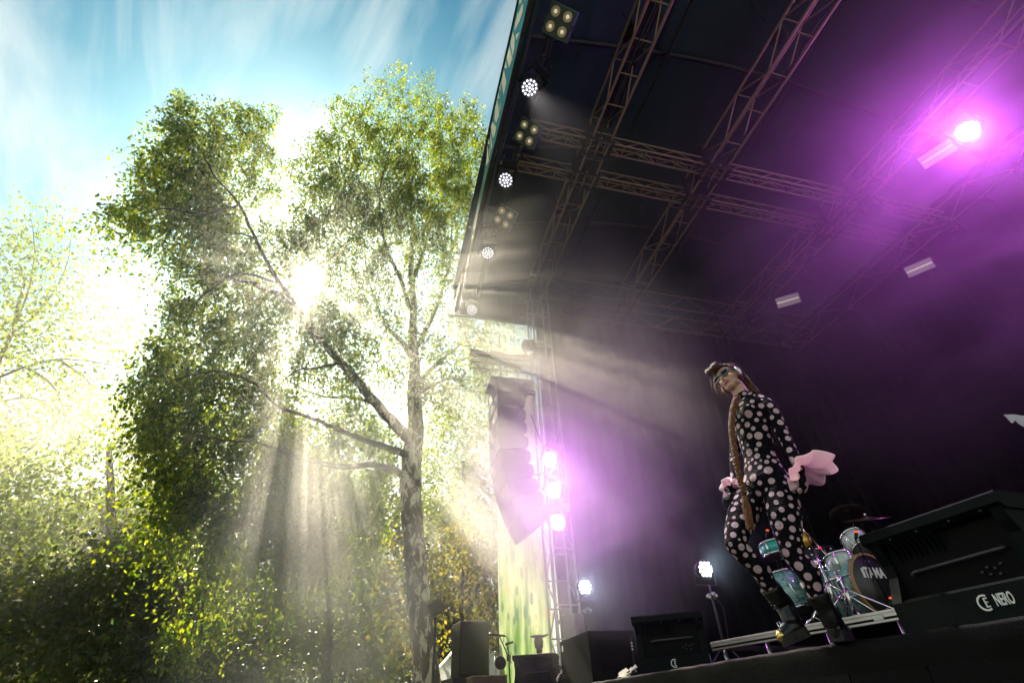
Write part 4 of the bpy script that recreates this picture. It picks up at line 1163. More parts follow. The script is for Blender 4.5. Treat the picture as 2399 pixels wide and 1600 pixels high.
# square black subwoofer box
t = thing('subwoofer_box', 'big square black loudspeaker box on the stage edge', 'loudspeaker', (-6.42, 2.66, ZD), 0)
MB().bbox((0, 0, .245), (.98, .56, .48), .012).build('cabinet', BLACK, t)
MB().bbox((.492, 0, .25), (.012, .36, .30), .05).build('handle_recess', cavm, t)
MB().bbox((.495, .225, .26), (.006, .03, .36), .003).build('side_strip', BLACK_PLASTIC, t)
for z in (.36, .33, .30, .10):
    MB().bbox((.499, .225, z), (.003, .018, .02), .001).build('side_label', logo_w, t)
MB().bbox((-.40, -.282, .40), (.05, .003, .06), .001).build('front_label', logo_w, t)
for sx in (-1, 1):
    for sy in (-1, 1):
        MB().lathe([(.025, 0), (.022, .008)], Matrix.Translation((sx * .42, sy * .22, 0)), 10).build('foot', RUBBER, t)
# white towel at the edge
twm = mat('towel', (.72, .70, .62), .9, bump=.5, bscale=90)
t = thing('towel', 'small rumpled pale towel lying on the stage edge beside the box', 'towel', (-5.35, 2.50, ZD + .006))
for k in range(3):
    vs, fs = [], []
    for i in range(9):
        x = -.14 + .28 * i / 8
        for j in range(4):
            y = -.035 + .07 * j / 3
            vs.append((x, y + .02 * k + .012 * math.sin(x * 18 + k), .012 + .022 * k + .016 * math.sin(i * .9 + k * 1.3) * (j % 2 + .4) + .01 * j))
    for i in range(8):
        for j in range(3):
            fs.append((i * 4 + j, (i + 1) * 4 + j, (i + 1) * 4 + j + 1, i * 4 + j + 1))
    mb = MB(); mb.add(vs, fs, True); mb.build('fold', twm, t)
# water bottle
petm = mat('bottle_water', (.45, .50, .58), .12, spec=.8)
t = thing('water_bottle', 'clear water bottle with blue cap standing on the stage', 'bottle', (-5.02, 2.85, ZD))
MB().lathe([(.0, 0), (.034, .0), (.038, .01), (.035, .05), (.038, .09), (.038, .14), (.034, .165), (.018, .20), (.014, .21)], seg=18).build('body', petm, t)
MB().lathe([(.0385, .07), (.0388, .072), (.0388, .125), (.0385, .127)], seg=18).build('label_band', mat('bottle_label', (.55, .60, .70), .5), t)
MB().lathe([(.015, .205), (.016, .208), (.016, .232), (.014, .236), (.0, .236)], seg=14).build('cap', mat('blue_cap', (.03, .08, .35), .4), t)
# coiled cables by the tower
t = thing('cable_coil', 'tangled coil of black cable on the deck left of the square box', 'cable', (-7.9, 2.75, ZD))
for k in range(5):
    r = .13 + .02 * k
    cxk = .03 * math.sin(k * 2)
    MB().tube([(cxk + r * math.cos(a) * (1 + .15 * math.sin(3 * a + k)), .7 * r * math.sin(a), .05 + .04 * k + .09 * math.sin(2 * a + k)) for a in np.linspace(0, 2 * PI, 22)], .012, 6).build('loop', RUBBER, t)

# ---------------------------------------------------------------- things beyond the far end of the stage
def boxthing(name, lab, cat, loc, rz, parts, group=None):
    t = thing(name, lab, cat, loc, rz, group)
    for nm, c, s, m, bev in parts:
        MB().bbox(c, s, bev).build(nm, m, t)
    return t
dk = mat('hazed_black', (.02, .018, .016), .6, var=.3)
c0 = onD(1101, 1540, 12.6)
boxthing('speaker_stack', 'tall dark speaker cabinet standing on top of the wide dark cabinet near the birch', 'loudspeaker', (c0.x, c0.y, 2.02), math.radians(8),
         [('cabinet', (0, 0, .51), (.62, .66, 1.02), dk, .02), ('grille', (.31, 0, .51), (.02, .58, .92), grm, .006), ('top_edge', (0, .05, 1.03), (.5, .5, .015), ALU_DULL, .004)])
boxthing('subwoofer_cabinet', 'wide dark cabinet at the bottom under the tall speaker near the birch', 'loudspeaker', (c0.x, c0.y + .05, 0), math.radians(8),
         [('cabinet', (0, 0, 1.01), (.9, 1.10, 2.02), dk, .02), ('grille', (.45, 0, 1.1), (.02, 1.0, 1.6), grm, .006)])
boxthing('flight_case', 'low dusty brown case between the mic stand and the wide dark cabinet', 'case', (-10.5, 2.18, ZD), 0,
         [('body', (0, 0, .17), (.6, .62, .32), mat('brown_case', (.09, .07, .05), .6, var=.3), .015), ('lid_edge', (0, 0, .335), (.615, .635, .02), ALU_DULL, .004)])
boxthing('grey_case', 'small pale grey box with a handle at the foot of the tower', 'case', tuple(Vector((onD(1345, 1480, 8.9).x, onD(1345, 1480, 8.9).y, ZD))), math.radians(30),
         [('body', (0, 0, .50), (.26, .24, 1.0), mat('grey_case', (.30, .29, .28), .55, var=.25, vscale=8), .012), ('handle', (.135, .02, .76), (.02, .12, .05), ALU, .01)])
t = thing('steel_post', 'thin bright steel post right of the wide dark cabinet', 'post', tuple(Vector((onD(1161, 1590, 11.2).x, onD(1161, 1590, 11.2).y, ZD))))
h = onD(1160, 1534, 11.2).z - ZD
MB().cyl((0, 0, 0), (0, 0, h), .022, seg=10).build('tube', ALU, t)
MB().lathe([(.03, 0), (.036, .02), (.036, .05), (.0, .07)], Matrix.Translation((0, 0, h)), 12).build('cap', ALU, t)
MB().lathe([(.06, 0), (.055, .012), (.0, .014)], seg=12).build('foot_plate', STEEL, t)
# microphone stand with two microphones
p0 = onD(1196, 1600, 10.6); base = Vector((p0.x, p0.y, ZD))
t = thing('microphone_stand', 'boom microphone stand with two microphones left of the far monitor', 'microphone stand', tuple(base))
top = onD(1192, 1540, 10.6) - base; tipA = onD(1170, 1489, 10.6) - base; tipB = onD(1190, 1512, 10.6) - base
MB().tube([(0, 0, .04), tuple(top)], .014, 8).build('pole', STEEL, t)
MB().tube([tuple(top + (top - tipA) * .25), tuple(top), tuple(tipA)], .011, 8).build('boom', STEEL, t)
MB().tube([tuple(top), tuple(tipB)], .011, 8).build('boom', STEEL, t)
for tip, a, b in ((tipA, (1145, 1485), (1184, 1489)), (tipB, (1184, 1509), (1202, 1503))):
    A, B = onD(*a, 10.6) - base, onD(*b, 10.6) - base
    mc = MB().tube([A, A.lerp(B, .25), A.lerp(B, .3), B], [.026, .026, .02, .016], 10).build('microphone', BLACK_PLASTIC, t)
    MB().tube([B, B + Vector((.02, .05, -.06)), B + Vector((.0, .03, -.22)), tip + (top - tip) * .5], .006, 5).build('cable', RUBBER, t)
MB().bbox(tuple(top), (.07, .07, .10), .012).build('clutch', STEEL, t)
for j in range(3):
    a = j * 2.094
    MB().tube([(0, 0, .10), (.3 * math.cos(a), .3 * math.sin(a), .012)], .010, 6).build('leg', STEEL, t)
MB().lathe([(.0, -.05), (.10, -.04), (.11, 0), (.10, .04), (.0, .05)], Matrix.Translation(tuple((onD(1172, 1552, 10.6) - base))) @ Matrix.Rotation(1.2, 4, 'Y'), 16).build('counterweight', BLACK, t)
# tripod with a small lamp head
p0 = onD(1280, 1600, 10.9); base = Vector((p0.x, p0.y - .12, ZD))
t = thing('tripod', 'tripod with a flat topped head silhouetted against the painted banner', 'tripod', tuple(base))
hp = onD(1262, 1502, 10.9) - base; ap = onD(1264, 1530, 10.9) - base
MB().lathe([(.05, -.12), (.075, -.10), (.085, .0), (.07, .06), (.10, .07), (.15, .075), (.15, .095), (.0, .10)], Matrix.Translation(tuple(hp)), 14).build('head', dk, t)
MB().cyl(tuple(hp + Vector((0, 0, .08))), tuple(hp + Vector((.25, .16, .09))), .015, seg=8).build('pan_handle', dk, t)
MB().lathe([(.045, -.25), (.05, 0), (.06, .05), (.03, .12)], Matrix.Translation(tuple(ap)), 12).build('column', dk, t)
for j in range(3):
    a = j * 2.094 + .9
    MB().tube([tuple(ap), (ap.x + .42 * math.cos(a), ap.y + .42 * math.sin(a), .015)], [.030, .022], 8).build('leg', dk, t)
# lamp on a pole in front of the trunk
p0 = onD(1017, 1600, 13.2); base = Vector((p0.x, p0.y, 0))
t = thing('floodlight_pole', 'dark floodlight on a slim pole just right of the birch trunk', 'lamp post', tuple(base))
tp_ = onD(1020, 1445, 13.2) - base
MB().tube([(0, 0, 0), tuple(tp_)], .035, 10).build('pole', dk, t)
MB().bbox(tuple(onD(1022, 1423, 13.2) - base), (.22, .34, .30), .03, Matrix.Rotation(.5, 3, 'X')).build('lamp_head', dk, t)
MB().tube([(tp_.x, tp_.y, 1.2), (tp_.x, tp_.y - .12, 1.4), (tp_.x, tp_.y - .2, 1.35)], .012, 6).build('cable_hook', dk, t)
# small white tent
p0 = onD(1098, 1600, 21); base = Vector((p0.x, p0.y, 0))
t = thing('white_tent', 'small white tent roof showing behind the dark speaker stack', 'tent', tuple(base))
tw_ = mat('tent_cloth', (.72, .73, .72), .75, var=.1, vscale=2, bump=.2, bscale=6)
ez = onD(1098, 1600, 21).z; apz = onD(1098, 1468, 21).z
hw_ = 1.75
mb = MB()
NB = 8
apex = Vector((0, 0, apz))
for s0, s1 in (((1, -1), (1, 1)), ((1, 1), (-1, 1)), ((-1, 1), (-1, -1)), ((-1, -1), (1, -1))):
    a, b = Vector((s0[0] * hw_, s0[1] * hw_, ez)), Vector((s1[0] * hw_, s1[1] * hw_, ez))
    vs, fs = [], []
    for i in range(NB + 1):
        for k in range(NB + 1):
            e = a.lerp(b, k / NB)
            q_ = e.lerp(apex, i / NB)
            q_.z -= .22 * math.sin(PI * i / NB) * .8
            vs.append(q_)
    for i in range(NB):
        for k in range(NB):
            fs.append((i * (NB + 1) + k, i * (NB + 1) + k + 1, (i + 1) * (NB + 1) + k + 1, (i + 1) * (NB + 1) + k))
    MBp = MB(); MBp.add(vs, fs, True); MBp.build('roof_panel', tw_, t)
for sx in (-1, 1):
    for sy in (-1, 1):
        MB().cyl((sx * hw_ * .99, sy * hw_ * .99, 0), (sx * hw_ * .99, sy * hw_ * .99, ez), .03, seg=8).build('post', ALU_DULL, t)
MB().box((0, hw_ + .004, ez - .15), (2 * hw_, .01, .3)).build('valance', tw_, t)
MB().box((hw_ + .004, 0, ez - .15), (.01, 2 * hw_, .3)).build('valance', tw_, t)

# pale jagged piece and dark corner at the right edge
fin = mat('pale_grey_lacquer', (.32, .32, .38), .5, var=.15, vscale=9)
fp = [(2350, 971), (2375, 970.5), (2399, 974), (2480, 985), (2480, 1040), (2420, 1010), (2399, 1000), (2388, 994), (2378, 985), (2374, 990), (2370, 991), (2364, 985), (2358, 978)]
cp_ = onD(2400, 985, 4.4)
t = thing('jagged_headstock', 'pale grey jagged pointed shape poking in at the right edge', 'headstock', tuple(cp_))
pp = [onY(x, y, cp_.y) for x, y in fp]
MB().prism(pp, (0, .02, 0)).build('board', fin, t, True)
MB().tube([onY(2470, 1010, cp_.y + .01), Vector((.1, cp_.y + .1, ZD + 1.25))], [.022, .026], 10).build('neck', mat('dark_wood', (.05, .03, .02), .5), t, True)
MB().tube([Vector((.1, cp_.y + .1, ZD)), Vector((.1, cp_.y + .1, ZD + 1.27))], .02, 8).build('support', STEEL, t, True)
cp_ = onD(2395, 1108, 4.2)
t = thing('equipment_rack', 'dark green corner of an equipment rack at the right edge', 'rack', (cp_.x + .30, cp_.y + .18, ZD), math.radians(20))
MB().bbox((0, 0, (cp_.z - ZD) / 2), (.55, .45, cp_.z - ZD), .01).build('case', mat('green_black', (.012, .03, .03), .5), t)
# ---------------------------------------------------------------- drum riser and kit (kit faces +X)
RT = ZD + .36
riser = thing('drum_riser', 'low drum riser with bright aluminium front rail and tube legs', 'riser', (-5.95, 3.92, ZD))
RX0, RX1, RY0, RY1 = -5.95, -3.0, 3.92, 6.2
railm = mat('rail_aluminium', (.45, .43, .42), .35, .85, var=.15, vscale=6)
MB().bbox(((RX0 + RX1) / 2, (RY0 + RY1) / 2, RT - .02), (RX1 - RX0 - .1, RY1 - RY0 - .1, .035), .005).build('deck', deckm, riser, True)
for nm, c, s in (('rail', ((RX0 + RX1) / 2, RY0, RT - .045), (RX1 - RX0, .05, .09)), ('rail', ((RX0 + RX1) / 2, RY1, RT - .045), (RX1 - RX0, .05, .09)), ('rail', (RX0, (RY0 + RY1) / 2, RT - .045), (.05, RY1 - RY0 - .06, .088)), ('rail', (RX1, (RY0 + RY1) / 2, RT - .045), (.05, RY1 - RY0 - .06, .088))):
    r_ = MB().bbox(c, s, .006).build(nm, railm, riser, True)
MB().bbox(((RX0 + RX1) / 2, RY0 - .029, RT - .018), (RX1 - RX0, .008, .012), .002).build('rail_lip', railm, riser, True)
MB().bbox(((RX0 + RX1) / 2, RY0 - .027, RT - .06), (RX1 - RX0, .004, .018), .001).build('rail_groove', BLACK, riser, True)
for x in (RX0 + .12, -5.2, -4.45, -3.75, -3.62, RX1 - .1):
    for y in (RY0 + .06, RY1 - .06):
        l_ = MB().cyl((x, y, ZD), (x, y, RT - .09), .024, seg=12).build('leg', ALU, riser, True)
MB().bbox((-3.86, RY0 - .03, RT - .05), (.09, .004, .035), .001).build('rail_label', logo_w, riser, True)
riser.rotation_euler = (0, 0, math.radians(9))
teal = bpy.data.materials.new('teal_pearl'); teal.use_nodes = True
t_ = teal.node_tree; b_ = t_.nodes['Principled BSDF']; b_.inputs['Roughness'].default_value = .22; b_.inputs['Coat Weight'].default_value = .6
tcn = t_.nodes.new('ShaderNodeTexCoord'); mpn = t_.nodes.new('ShaderNodeMapping'); mpn.inputs['Scale'].default_value = (4, 16, 16); t_.links.new(tcn.outputs['Object'], mpn.inputs[0])
nz = t_.nodes.new('ShaderNodeTexNoise'); nz.inputs['Scale'].default_value = 1.4; nz.inputs['Detail'].default_value = 4; nz.inputs['Distortion'].default_value = 1.5; t_.links.new(mpn.outputs[0], nz.inputs[0])
cr = t_.nodes.new('ShaderNodeValToRGB'); t_.links.new(nz.outputs['Fac'], cr.inputs[0])
cr.color_ramp.elements[0].position = .35; cr.color_ramp.elements[0].color = (.05, .22, .24, 1); cr.color_ramp.elements[1].position = .68; cr.color_ramp.elements[1].color = (.38, .62, .60, 1)
t_.links.new(cr.outputs[0], b_.inputs['Base Color'])
pearl = mat('pale_pearl', (.38, .52, .50), .25, col2=(.62, .70, .66), vscale=14, coat=.6)
aqua = mat('aqua_lacquer', (.02, .42, .40), .25, coat=.5)
woodm = mat('maple_hoop', (.30, .17, .07), .35, var=.3, vscale=10)
headw = mat('drum_skin', (.10, .09, .10), .4)
headb = mat('black_drum_skin', (.008, .008, .009), .35)
def drum(name, lab, pos, axis, r, ln, shellm, hoopm=CHROME, nl=8, front=headw, back=headw, group='drums of the kit on the riser'):
    """pos: centre of the struck head; axis: from that head through the shell"""
    t = thing(name, lab, 'drum', (0, 0, 0), 0, group)
    t.matrix_world = frame(pos, axis, (0, 0, 1) if abs(Vector(axis).normalized().z) < .9 else (1, 0, 0))
    MB().lathe([(r * .985, .012), (r * .985, ln - .012)], seg=36).build('shell', shellm, t)
    for z, m in ((0.0, front), (ln, back)):
        MB().lathe([(.0, z), (r * .97, z), (r * .985, z + (.006 if z == 0 else -.006))], seg=36).build('drum_head', m, t)
    w_ = .040 if hoopm is woodm else .024
    for z in (-.006, ln - w_ + .006):
        MB().lathe([(r * .965, z), (r * 1.04, z), (r * 1.04, z + w_), (r * 1.0, z + w_), (r * .965, z)], seg=36, cap=False).build('hoop', hoopm, t)
    for k in range(nl):
        a = 2 * PI * (k + .5) / nl
        c, s = math.cos(a), math.sin(a)
        lug = MB().bbox((r * 1.03 * c, r * 1.03 * s, ln * .5), (.028, .022, min(.075, ln * .4)), .008, Matrix.Rotation(a, 3, 'Z'))
        lug.cyl((r * 1.055 * c, r * 1.055 * s, .002), (r * 1.055 * c, r * 1.055 * s, ln - .002), .005, seg=6)
        lug.build('lug', CHROME, t)
    return t
# bass drum, head towards +X
kc = Vector((-4.30, 4.83, RT + .30))
kd = drum('bass_drum', 'teal pearl bass drum with black front head on the riser', kc, (-1, -.06, 0), .285, .46, teal, woodm, 10, headb, headb)
MH = Matrix.Translation((0, .115, -.004)) @ Matrix.Rotation(PI, 4, 'Y')
text_mesh('brand_lettering', 'TAMA', .135, WHITE_PAINT, .0008, .004, kd, Matrix.Translation((-.03, .105, -.003)) @ Matrix.Rotation(PI, 4, 'Y'), .72)
MB().bbox((.115, .105, -.003), (.035, .085, .002), .001).build('brand_mark', WHITE_PAINT, kd)
text_mesh('small_lettering', 'DRUMLAND', .035, WHITE_PAINT, .0006, .0008, kd, Matrix.Translation((-.07, -.215, -.003)) @ Matrix.Rotation(PI, 4, 'Y'), .9)
mb = MB()
for k in range(5):
    mb.add([Vector((.0, .205, -.003)) + Vector(((k - 2) * .012 - .006, 0, 0)), Vector((.0, .205, -.003)) + Vector(((k - 2) * .012 + .006, 0, 0)), Vector(((k - 2) * .017, .232, -.003))], [(0, 1, 2)])
mb.build('crown_mark', mat('blue_grey_print', (.12, .15, .28), .6), kd)
for s in (-1, 1):
    MB().tube([(s * .25, -.10, .14), (s * .36, -.285, .02)], .009, 8).build('spur', CHROME, kd)
# rack toms, snare, floor tom
drum('rack_tom', 'pale pearl rack tom mounted above the bass drum', Vector(onD(1962, 1302, 6.55)), (.22, -.05, -1), .14, .19, pearl, CHROME, 6)
drum('rack_tom', 'tilted pearl tom with its dark head turned away, right above the bass drum', Vector(onD(1996, 1258, 6.75)), (.55, -.15, -.8), .13, .20, pearl, CHROME, 6)
drum('floor_tom', 'tall teal pearl floor tom seen between the singer\'s legs', Vector(onD(1822, 1352, 6.9)), (.30, .05, -1), .19, .40, teal, CHROME, 8)
sn_p = Vector(onD(1810, 1272, 7.1))
drum('snare_drum', 'small bright aqua side drum on a stand seen between the singer\'s legs', sn_p, (.12, .02, -1), .165, .15, aqua, CHROME, 8)
# stands
def stand(name, lab, foot, top, arm=None, group='chrome stands of the drum kit', tri=.32, cat='stand'):
    f = Vector(foot); tp_ = Vector(top)
    t = thing(name, lab, cat, tuple(f), 0, group)
    d = tp_ - f
    MB().tube([Vector((0, 0, .03)), Vector((d.x * .1, d.y * .1, d.z * .5)), d], [.014, .013, .009], 10).build('pole', CHROME, t)
    for k, fr in enumerate((.35, .62)):
        MB().bbox((d.x * fr, d.y * fr, d.z * fr), (.04, .05, .05), .01).build('clamp', CHROME, t)
    for j in range(3):
        a = j * 2.094 + .5
        leg = MB().tube([(0, 0, min(.34, d.z * .4)), (tri * math.cos(a), tri * math.sin(a), .012)], .011, 6).build('leg', CHROME, t)
        MB().lathe([(.0, -.012), (.015, -.010), (.015, .014), (.0, .018)], Matrix.Translation((tri * math.cos(a), tri * math.sin(a), .012)), 8).build('rubber_foot', RUBBER, leg)
    if arm is not None:
        A = Vector(arm) - f
        MB().tube([d, A], .009, 8).build('boom', CHROME, t)
    return t
stand('snare_stand', 'chrome stand under the aqua side drum', (sn_p.x, sn_p.y, RT), sn_p + Vector((.02, 0, -.17)))
mb = MB()
cym_m = mat('dark_bronze', (.10, .075, .05), .32, .9, var=.2, vscale=20)
def cymbal(lab, pos, tilt, r, foot):
    s_ = stand('cymbal_stand', 'chrome stand holding the ' + lab, foot, pos - Vector((0, 0, .02)))
    t = thing('cymbal', lab, 'cymbal', (0, 0, 0), 0, 'cymbals of the drum kit')
    t.matrix_world = frame(pos, tilt, (1, 0, 0))
    MB().lathe([(.006, .030), (.02, .028), (.045, .016), (.06, .010), (r * .6, .003), (r, -.006), (r, -.008), (.06, .006), (.006, .024)], seg=36).build('plate', cym_m, t)
    MB().lathe([(.0, .06), (.011, .058), (.013, .035), (.006, .03)], seg=10).build('wing_nut', CHROME, t)
pc = onD(2030, 1215, 6.9); cymbal('higher dark cymbal above the toms', Vector(pc), (.25, -.15, 1), .23, (pc.x + .02, pc.y + .05, RT))
pc = onD(1990, 1205, 7.4); cymbal('farther dark cymbal behind the toms', Vector(pc), (-.2, .3, 1), .22, (pc.x - .15, pc.y + .1, RT))
pc = onD(1905, 1345, 6.6); cymbal('hi hat cymbal behind the singer\'s standing leg', Vector(pc), (.1, 0, 1), .17, (pc.x, pc.y, RT))
# tall straight stands with boom arms seen right of the standing leg
a0 = onD(1968, 1440, 6.2); a1 = onD(1888, 1250, 6.8)
stand('boom_stand', 'long leaning chrome boom stand right of the singer\'s standing leg', (a0.x, a0.y, RT), a1, onD(1865, 1215, 6.9))
a0 = onD(2005, 1440, 6.0); a1 = onD(1945, 1310, 6.5)
stand('boom_stand', 'second chrome boom stand close to the bass drum shell', (a0.x, a0.y, RT), a1, onD(1930, 1285, 6.6))
# gold bar chimes
goldm = mat('gold_bars', (.80, .50, .10), .3, .7)
q0 = onD(1872, 1240, 6.8); q1 = onD(1895, 1252, 6.8)
t = thing('bar_chimes', 'row of small gold bar chimes right behind the singer\'s thigh', 'chimes', tuple(q0))
MB().cyl((0, 0, 0), tuple(q1 - q0), .010, seg=8).build('beam', woodm, t)
for k in range(9):
    p_ = (q1 - q0) * ((k + .5) / 9)
    MB().cyl(tuple(p_ + Vector((0, 0, -.012))), tuple(p_ + Vector((0, 0, -.20 + .013 * k))), .0065, seg=7).build('chime_bar', goldm, t)
MB().cyl(tuple((q1 - q0) * .95), tuple(Vector((a1.x, a1.y, a1.z)) - q0), .008, seg=6).build('holder', CHROME, t)
# drum microphones and hardware bits
for k, (px, py, D_, col_, lab) in enumerate(((2006, 1247, 6.4, (.8, .12, .02), 'small drum microphone with orange collar at the upper monitor corner'), (1798, 1243, 7.0, (.8, .12, .02), 'small drum microphone with orange collar above the aqua drum'), (1921, 1285, 6.5, (.7, .03, .04), 'red banded clip microphone right of the standing leg'), (2088, 1402, 6.2, (.8, .12, .02), 'bass drum microphone with orange mark at the front head'))):
    p_ = onD(px, py, D_)
    t = thing('drum_microphone', lab, 'microphone', tuple(p_), 0, 'drum microphones')
    MB().tube([(0, 0, 0), (-.01, -.02, -.05), (-.02, -.03, -.07)], [.016, .016, .010], 10).build('body', BLACK_PLASTIC, t)
    MB().lathe([(.017, -.008), (.018, 0), (.017, .014)], seg=10).build('collar', mat('collar_%d' % k, col_, .4, emit=col_, estr=.25), t)  # collar colour glows faintly by itself, though it is no lamp
    MB().tube([(-.02, -.03, -.07), (-.05, .02, -.2), (0.0, .04, RT - p_.z + .02)], .006, 6).build('gooseneck', BLACK, t)
# cables along the bass drum
for k in range(5):
    A = onD(1925 + 12 * k, 1345 + 6 * k, 6.35); B = onD(1990 + 14 * k, 1436, 6.0)
    t = thing('drum_cable', 'thin black cable drooping over the bass drum, %s from the left' % ['first', 'second', 'third', 'fourth', 'fifth'][k], 'cable', tuple(B), 0, 'cables over the bass drum')
    mid = A.lerp(B, .5) + Vector((0, 0, -.06 - .015 * k))
    MB().tube(smooth_path([A, A.lerp(mid, .5) + Vector((0, 0, -.02)), mid, B], 5), .006, 5).build('wire', RUBBER, t, True)
# pedal rack of gear with chrome fittings left of the toms
p_ = onD(1915, 1300, 6.9)
t = thing('percussion_rack', 'dark percussion rack with chrome knobs behind the boom stands', 'rack', (p_.x, p_.y, RT))
MB().bbox((0, 0, (p_.z - RT) * .98), (.34, .22, .16), .015).build('module', BLACK_PLASTIC, t)
MB().cyl((0, 0, 0), (0, 0, (p_.z - RT) * .9), .02, seg=10).build('post', STEEL, t)
for k in range(10):
    a = onD(1897 + 5.5 * k, 1285 + 14 * (k % 3), 6.72) - Vector((p_.x, p_.y, RT))
    MB().lathe([(.0, -.012), (.011, -.010), (.013, .004), (.0, .012)], Matrix.Translation(tuple(a)), 8).build('knob', CHROME, t)
# ---------------------------------------------------------------- the singer (joints set on the photo's sight lines at about 3.5 m)
def J(px, py, D): return onD(px, py, D)
suitm = bpy.data.materials.new('dotted_suit_and_skin'); suitm.use_nodes = True
t_ = suitm.node_tree; b_ = t_.nodes['Principled BSDF']
def attr(n):
    a = t_.nodes.new('ShaderNodeAttribute'); a.attribute_name = n; return a.outputs['Fac']
def step(v, lo, hi):
    r = t_.nodes.new('ShaderNodeMapRange'); r.inputs['From Min'].default_value = lo; r.inputs['From Max'].default_value = hi; t_.links.new(v, r.inputs['Value']); return r.outputs[0]
def mixc(f, a, b):
    m = t_.nodes.new('ShaderNodeMix'); m.data_type = 'RGBA'
    for k, q in (('A', a), ('B', b)):
        if isinstance(q, tuple): m.inputs[k].default_value = (*q, 1)
        else: t_.links.new(q, m.inputs[k])
    t_.links.new(f, m.inputs['Factor']); return m.outputs['Result']
dotc = mixc(step(attr('dot'), -.0006, .0006), (.004, .004, .007), (.50, .36, .41))
skinc = mixc(step(attr('lip'), .2, .8), (.50, .30, .23), (.34, .09, .09))
bc = mixc(step(attr('zone'), .45, .55), dotc, skinc)
t_.links.new(bc, b_.inputs['Base Color'])
rg = t_.nodes.new('ShaderNodeMapRange'); rg.inputs['To Min'].default_value = .62; rg.inputs['To Max'].default_value = .42; t_.links.new(attr('zone'), rg.inputs['Value']); t_.links.new(rg.outputs[0], b_.inputs['Roughness'])
sp_ = t_.nodes.new('ShaderNodeMapRange'); sp_.inputs['To Min'].default_value = .05; sp_.inputs['To Max'].default_value = .4; t_.links.new(attr('zone'), sp_.inputs['Value']); t_.links.new(sp_.outputs[0], b_.inputs['Specular IOR Level'])

nzs = t_.nodes.new('ShaderNodeTexNoise'); nzs.inputs['Scale'].default_value = 11.0; nzs.inputs['Detail'].default_value = 3; nzs.inputs['Distortion'].default_value = 1.6
tcs = t_.nodes.new('ShaderNodeTexCoord'); mps = t_.nodes.new('ShaderNodeMapping'); mps.inputs['Scale'].default_value = (.7, .7, 2.2); t_.links.new(tcs.outputs['Object'], mps.inputs[0]); t_.links.new(mps.outputs[0], nzs.inputs[0])
bps = t_.nodes.new('ShaderNodeBump'); bps.inputs['Distance'].default_value = .03
inv = t_.nodes.new('ShaderNodeMapRange'); inv.inputs['To Min'].default_value = .55; inv.inputs['To Max'].default_value = .04; t_.links.new(attr('zone'), inv.inputs['Value']); t_.links.new(inv.outputs[0], bps.inputs['Strength'])
t_.links.new(nzs.outputs['Fac'], bps.inputs['Height']); t_.links.new(bps.outputs[0], b_.inputs['Normal'])
lat = Vector((1, .12, 0)).normalized()         # her left hand side (towards the camera and the right of the picture)
fwd = Vector((.12, -1, 0)).normalized()
def loft(mb, secs, seg=20, cap=True):
    """secs: (centre, half width along lat, half depth along fwd, optional lat vector, optional fwd vector)"""
    vs, fs = [], []
    for s in secs:
        c, a, b = s[0], s[1], s[2]
        l_, f_ = (s[3], s[4]) if len(s) > 3 else (lat, fwd)
        for k in range(seg):
            th = 2 * PI * k / seg
            vs.append(c + l_ * (a * math.cos(th)) + f_ * (b * math.sin(th)))
    n = len(secs)
    for i in range(n - 1):
        for k in range(seg):
            p, q = i * seg + k, i * seg + (k + 1) % seg
            fs.append((p, q, q + seg, p + seg))
    fs.append(tuple(reversed(range(seg)))); fs.append(tuple((n - 1) * seg + k for k in range(seg)))
    mb.add(vs, fs, True)
def ell(mb, c, r, M3=None, seg=14):
    bm = bmesh.new(); bmesh.ops.create_uvsphere(bm, u_segments=seg * 2, v_segments=seg, radius=1.0)
    bm.verts.index_update()
    M3 = M3 or Matrix.Identity(3)
    vs = [Vector(c) + M3 @ Vector((v.co.x * r[0], v.co.y * r[1], v.co.z * r[2])) for v in bm.verts]
    mb.add(vs, [tuple(v.index for v in f.verts) for f in bm.faces], True); bm.free()
body = MB()
pel = J(1796, 1140, 3.57); wai = J(1779, 1070, 3.57); rib = J(1768, 1020, 3.56); che = J(1757, 975, 3.56); sho = J(1752, 943, 3.57); nek = J(1742, 930, 3.57)
cro = J(1806, 1175, 3.57)
loft(body, [(cro, .075, .07), (pel + Vector((0, 0, -.03)), .155, .115), (pel + Vector((0, 0, .04)), .160, .118), (pel.lerp(wai, .55), .138, .100), (wai, .112, .085), (rib, .122, .095), (che + Vector((0, 0, -.01)), .142, .108), (che + Vector((0, 0, .05)), .150, .100), (sho, .125, .075), (sho + Vector((0, 0, .03)), .070, .055)])
for s in (-1, 1):
    ell(body, che + lat * (.062 * s) + fwd * .070 + Vector((0, 0, -.005)), (.058, .045, .056))
    ell(body, pel + lat * (.075 * s) - fwd * .060 + Vector((0, 0, -.02)), (.085, .085, .10))
def chain(pts, rad, n=4, seg=16):
    P_ = smooth_path(pts, n)
    R_ = np.interp(np.linspace(0, len(rad) - 1, len(P_)), range(len(rad)), rad)
    body.tube(P_, list(R_), seg)
    ell(body, P_[0], (R_[0],) * 3, None, 10); ell(body, P_[-1], (R_[-1],) * 3, None, 10)
    return P_
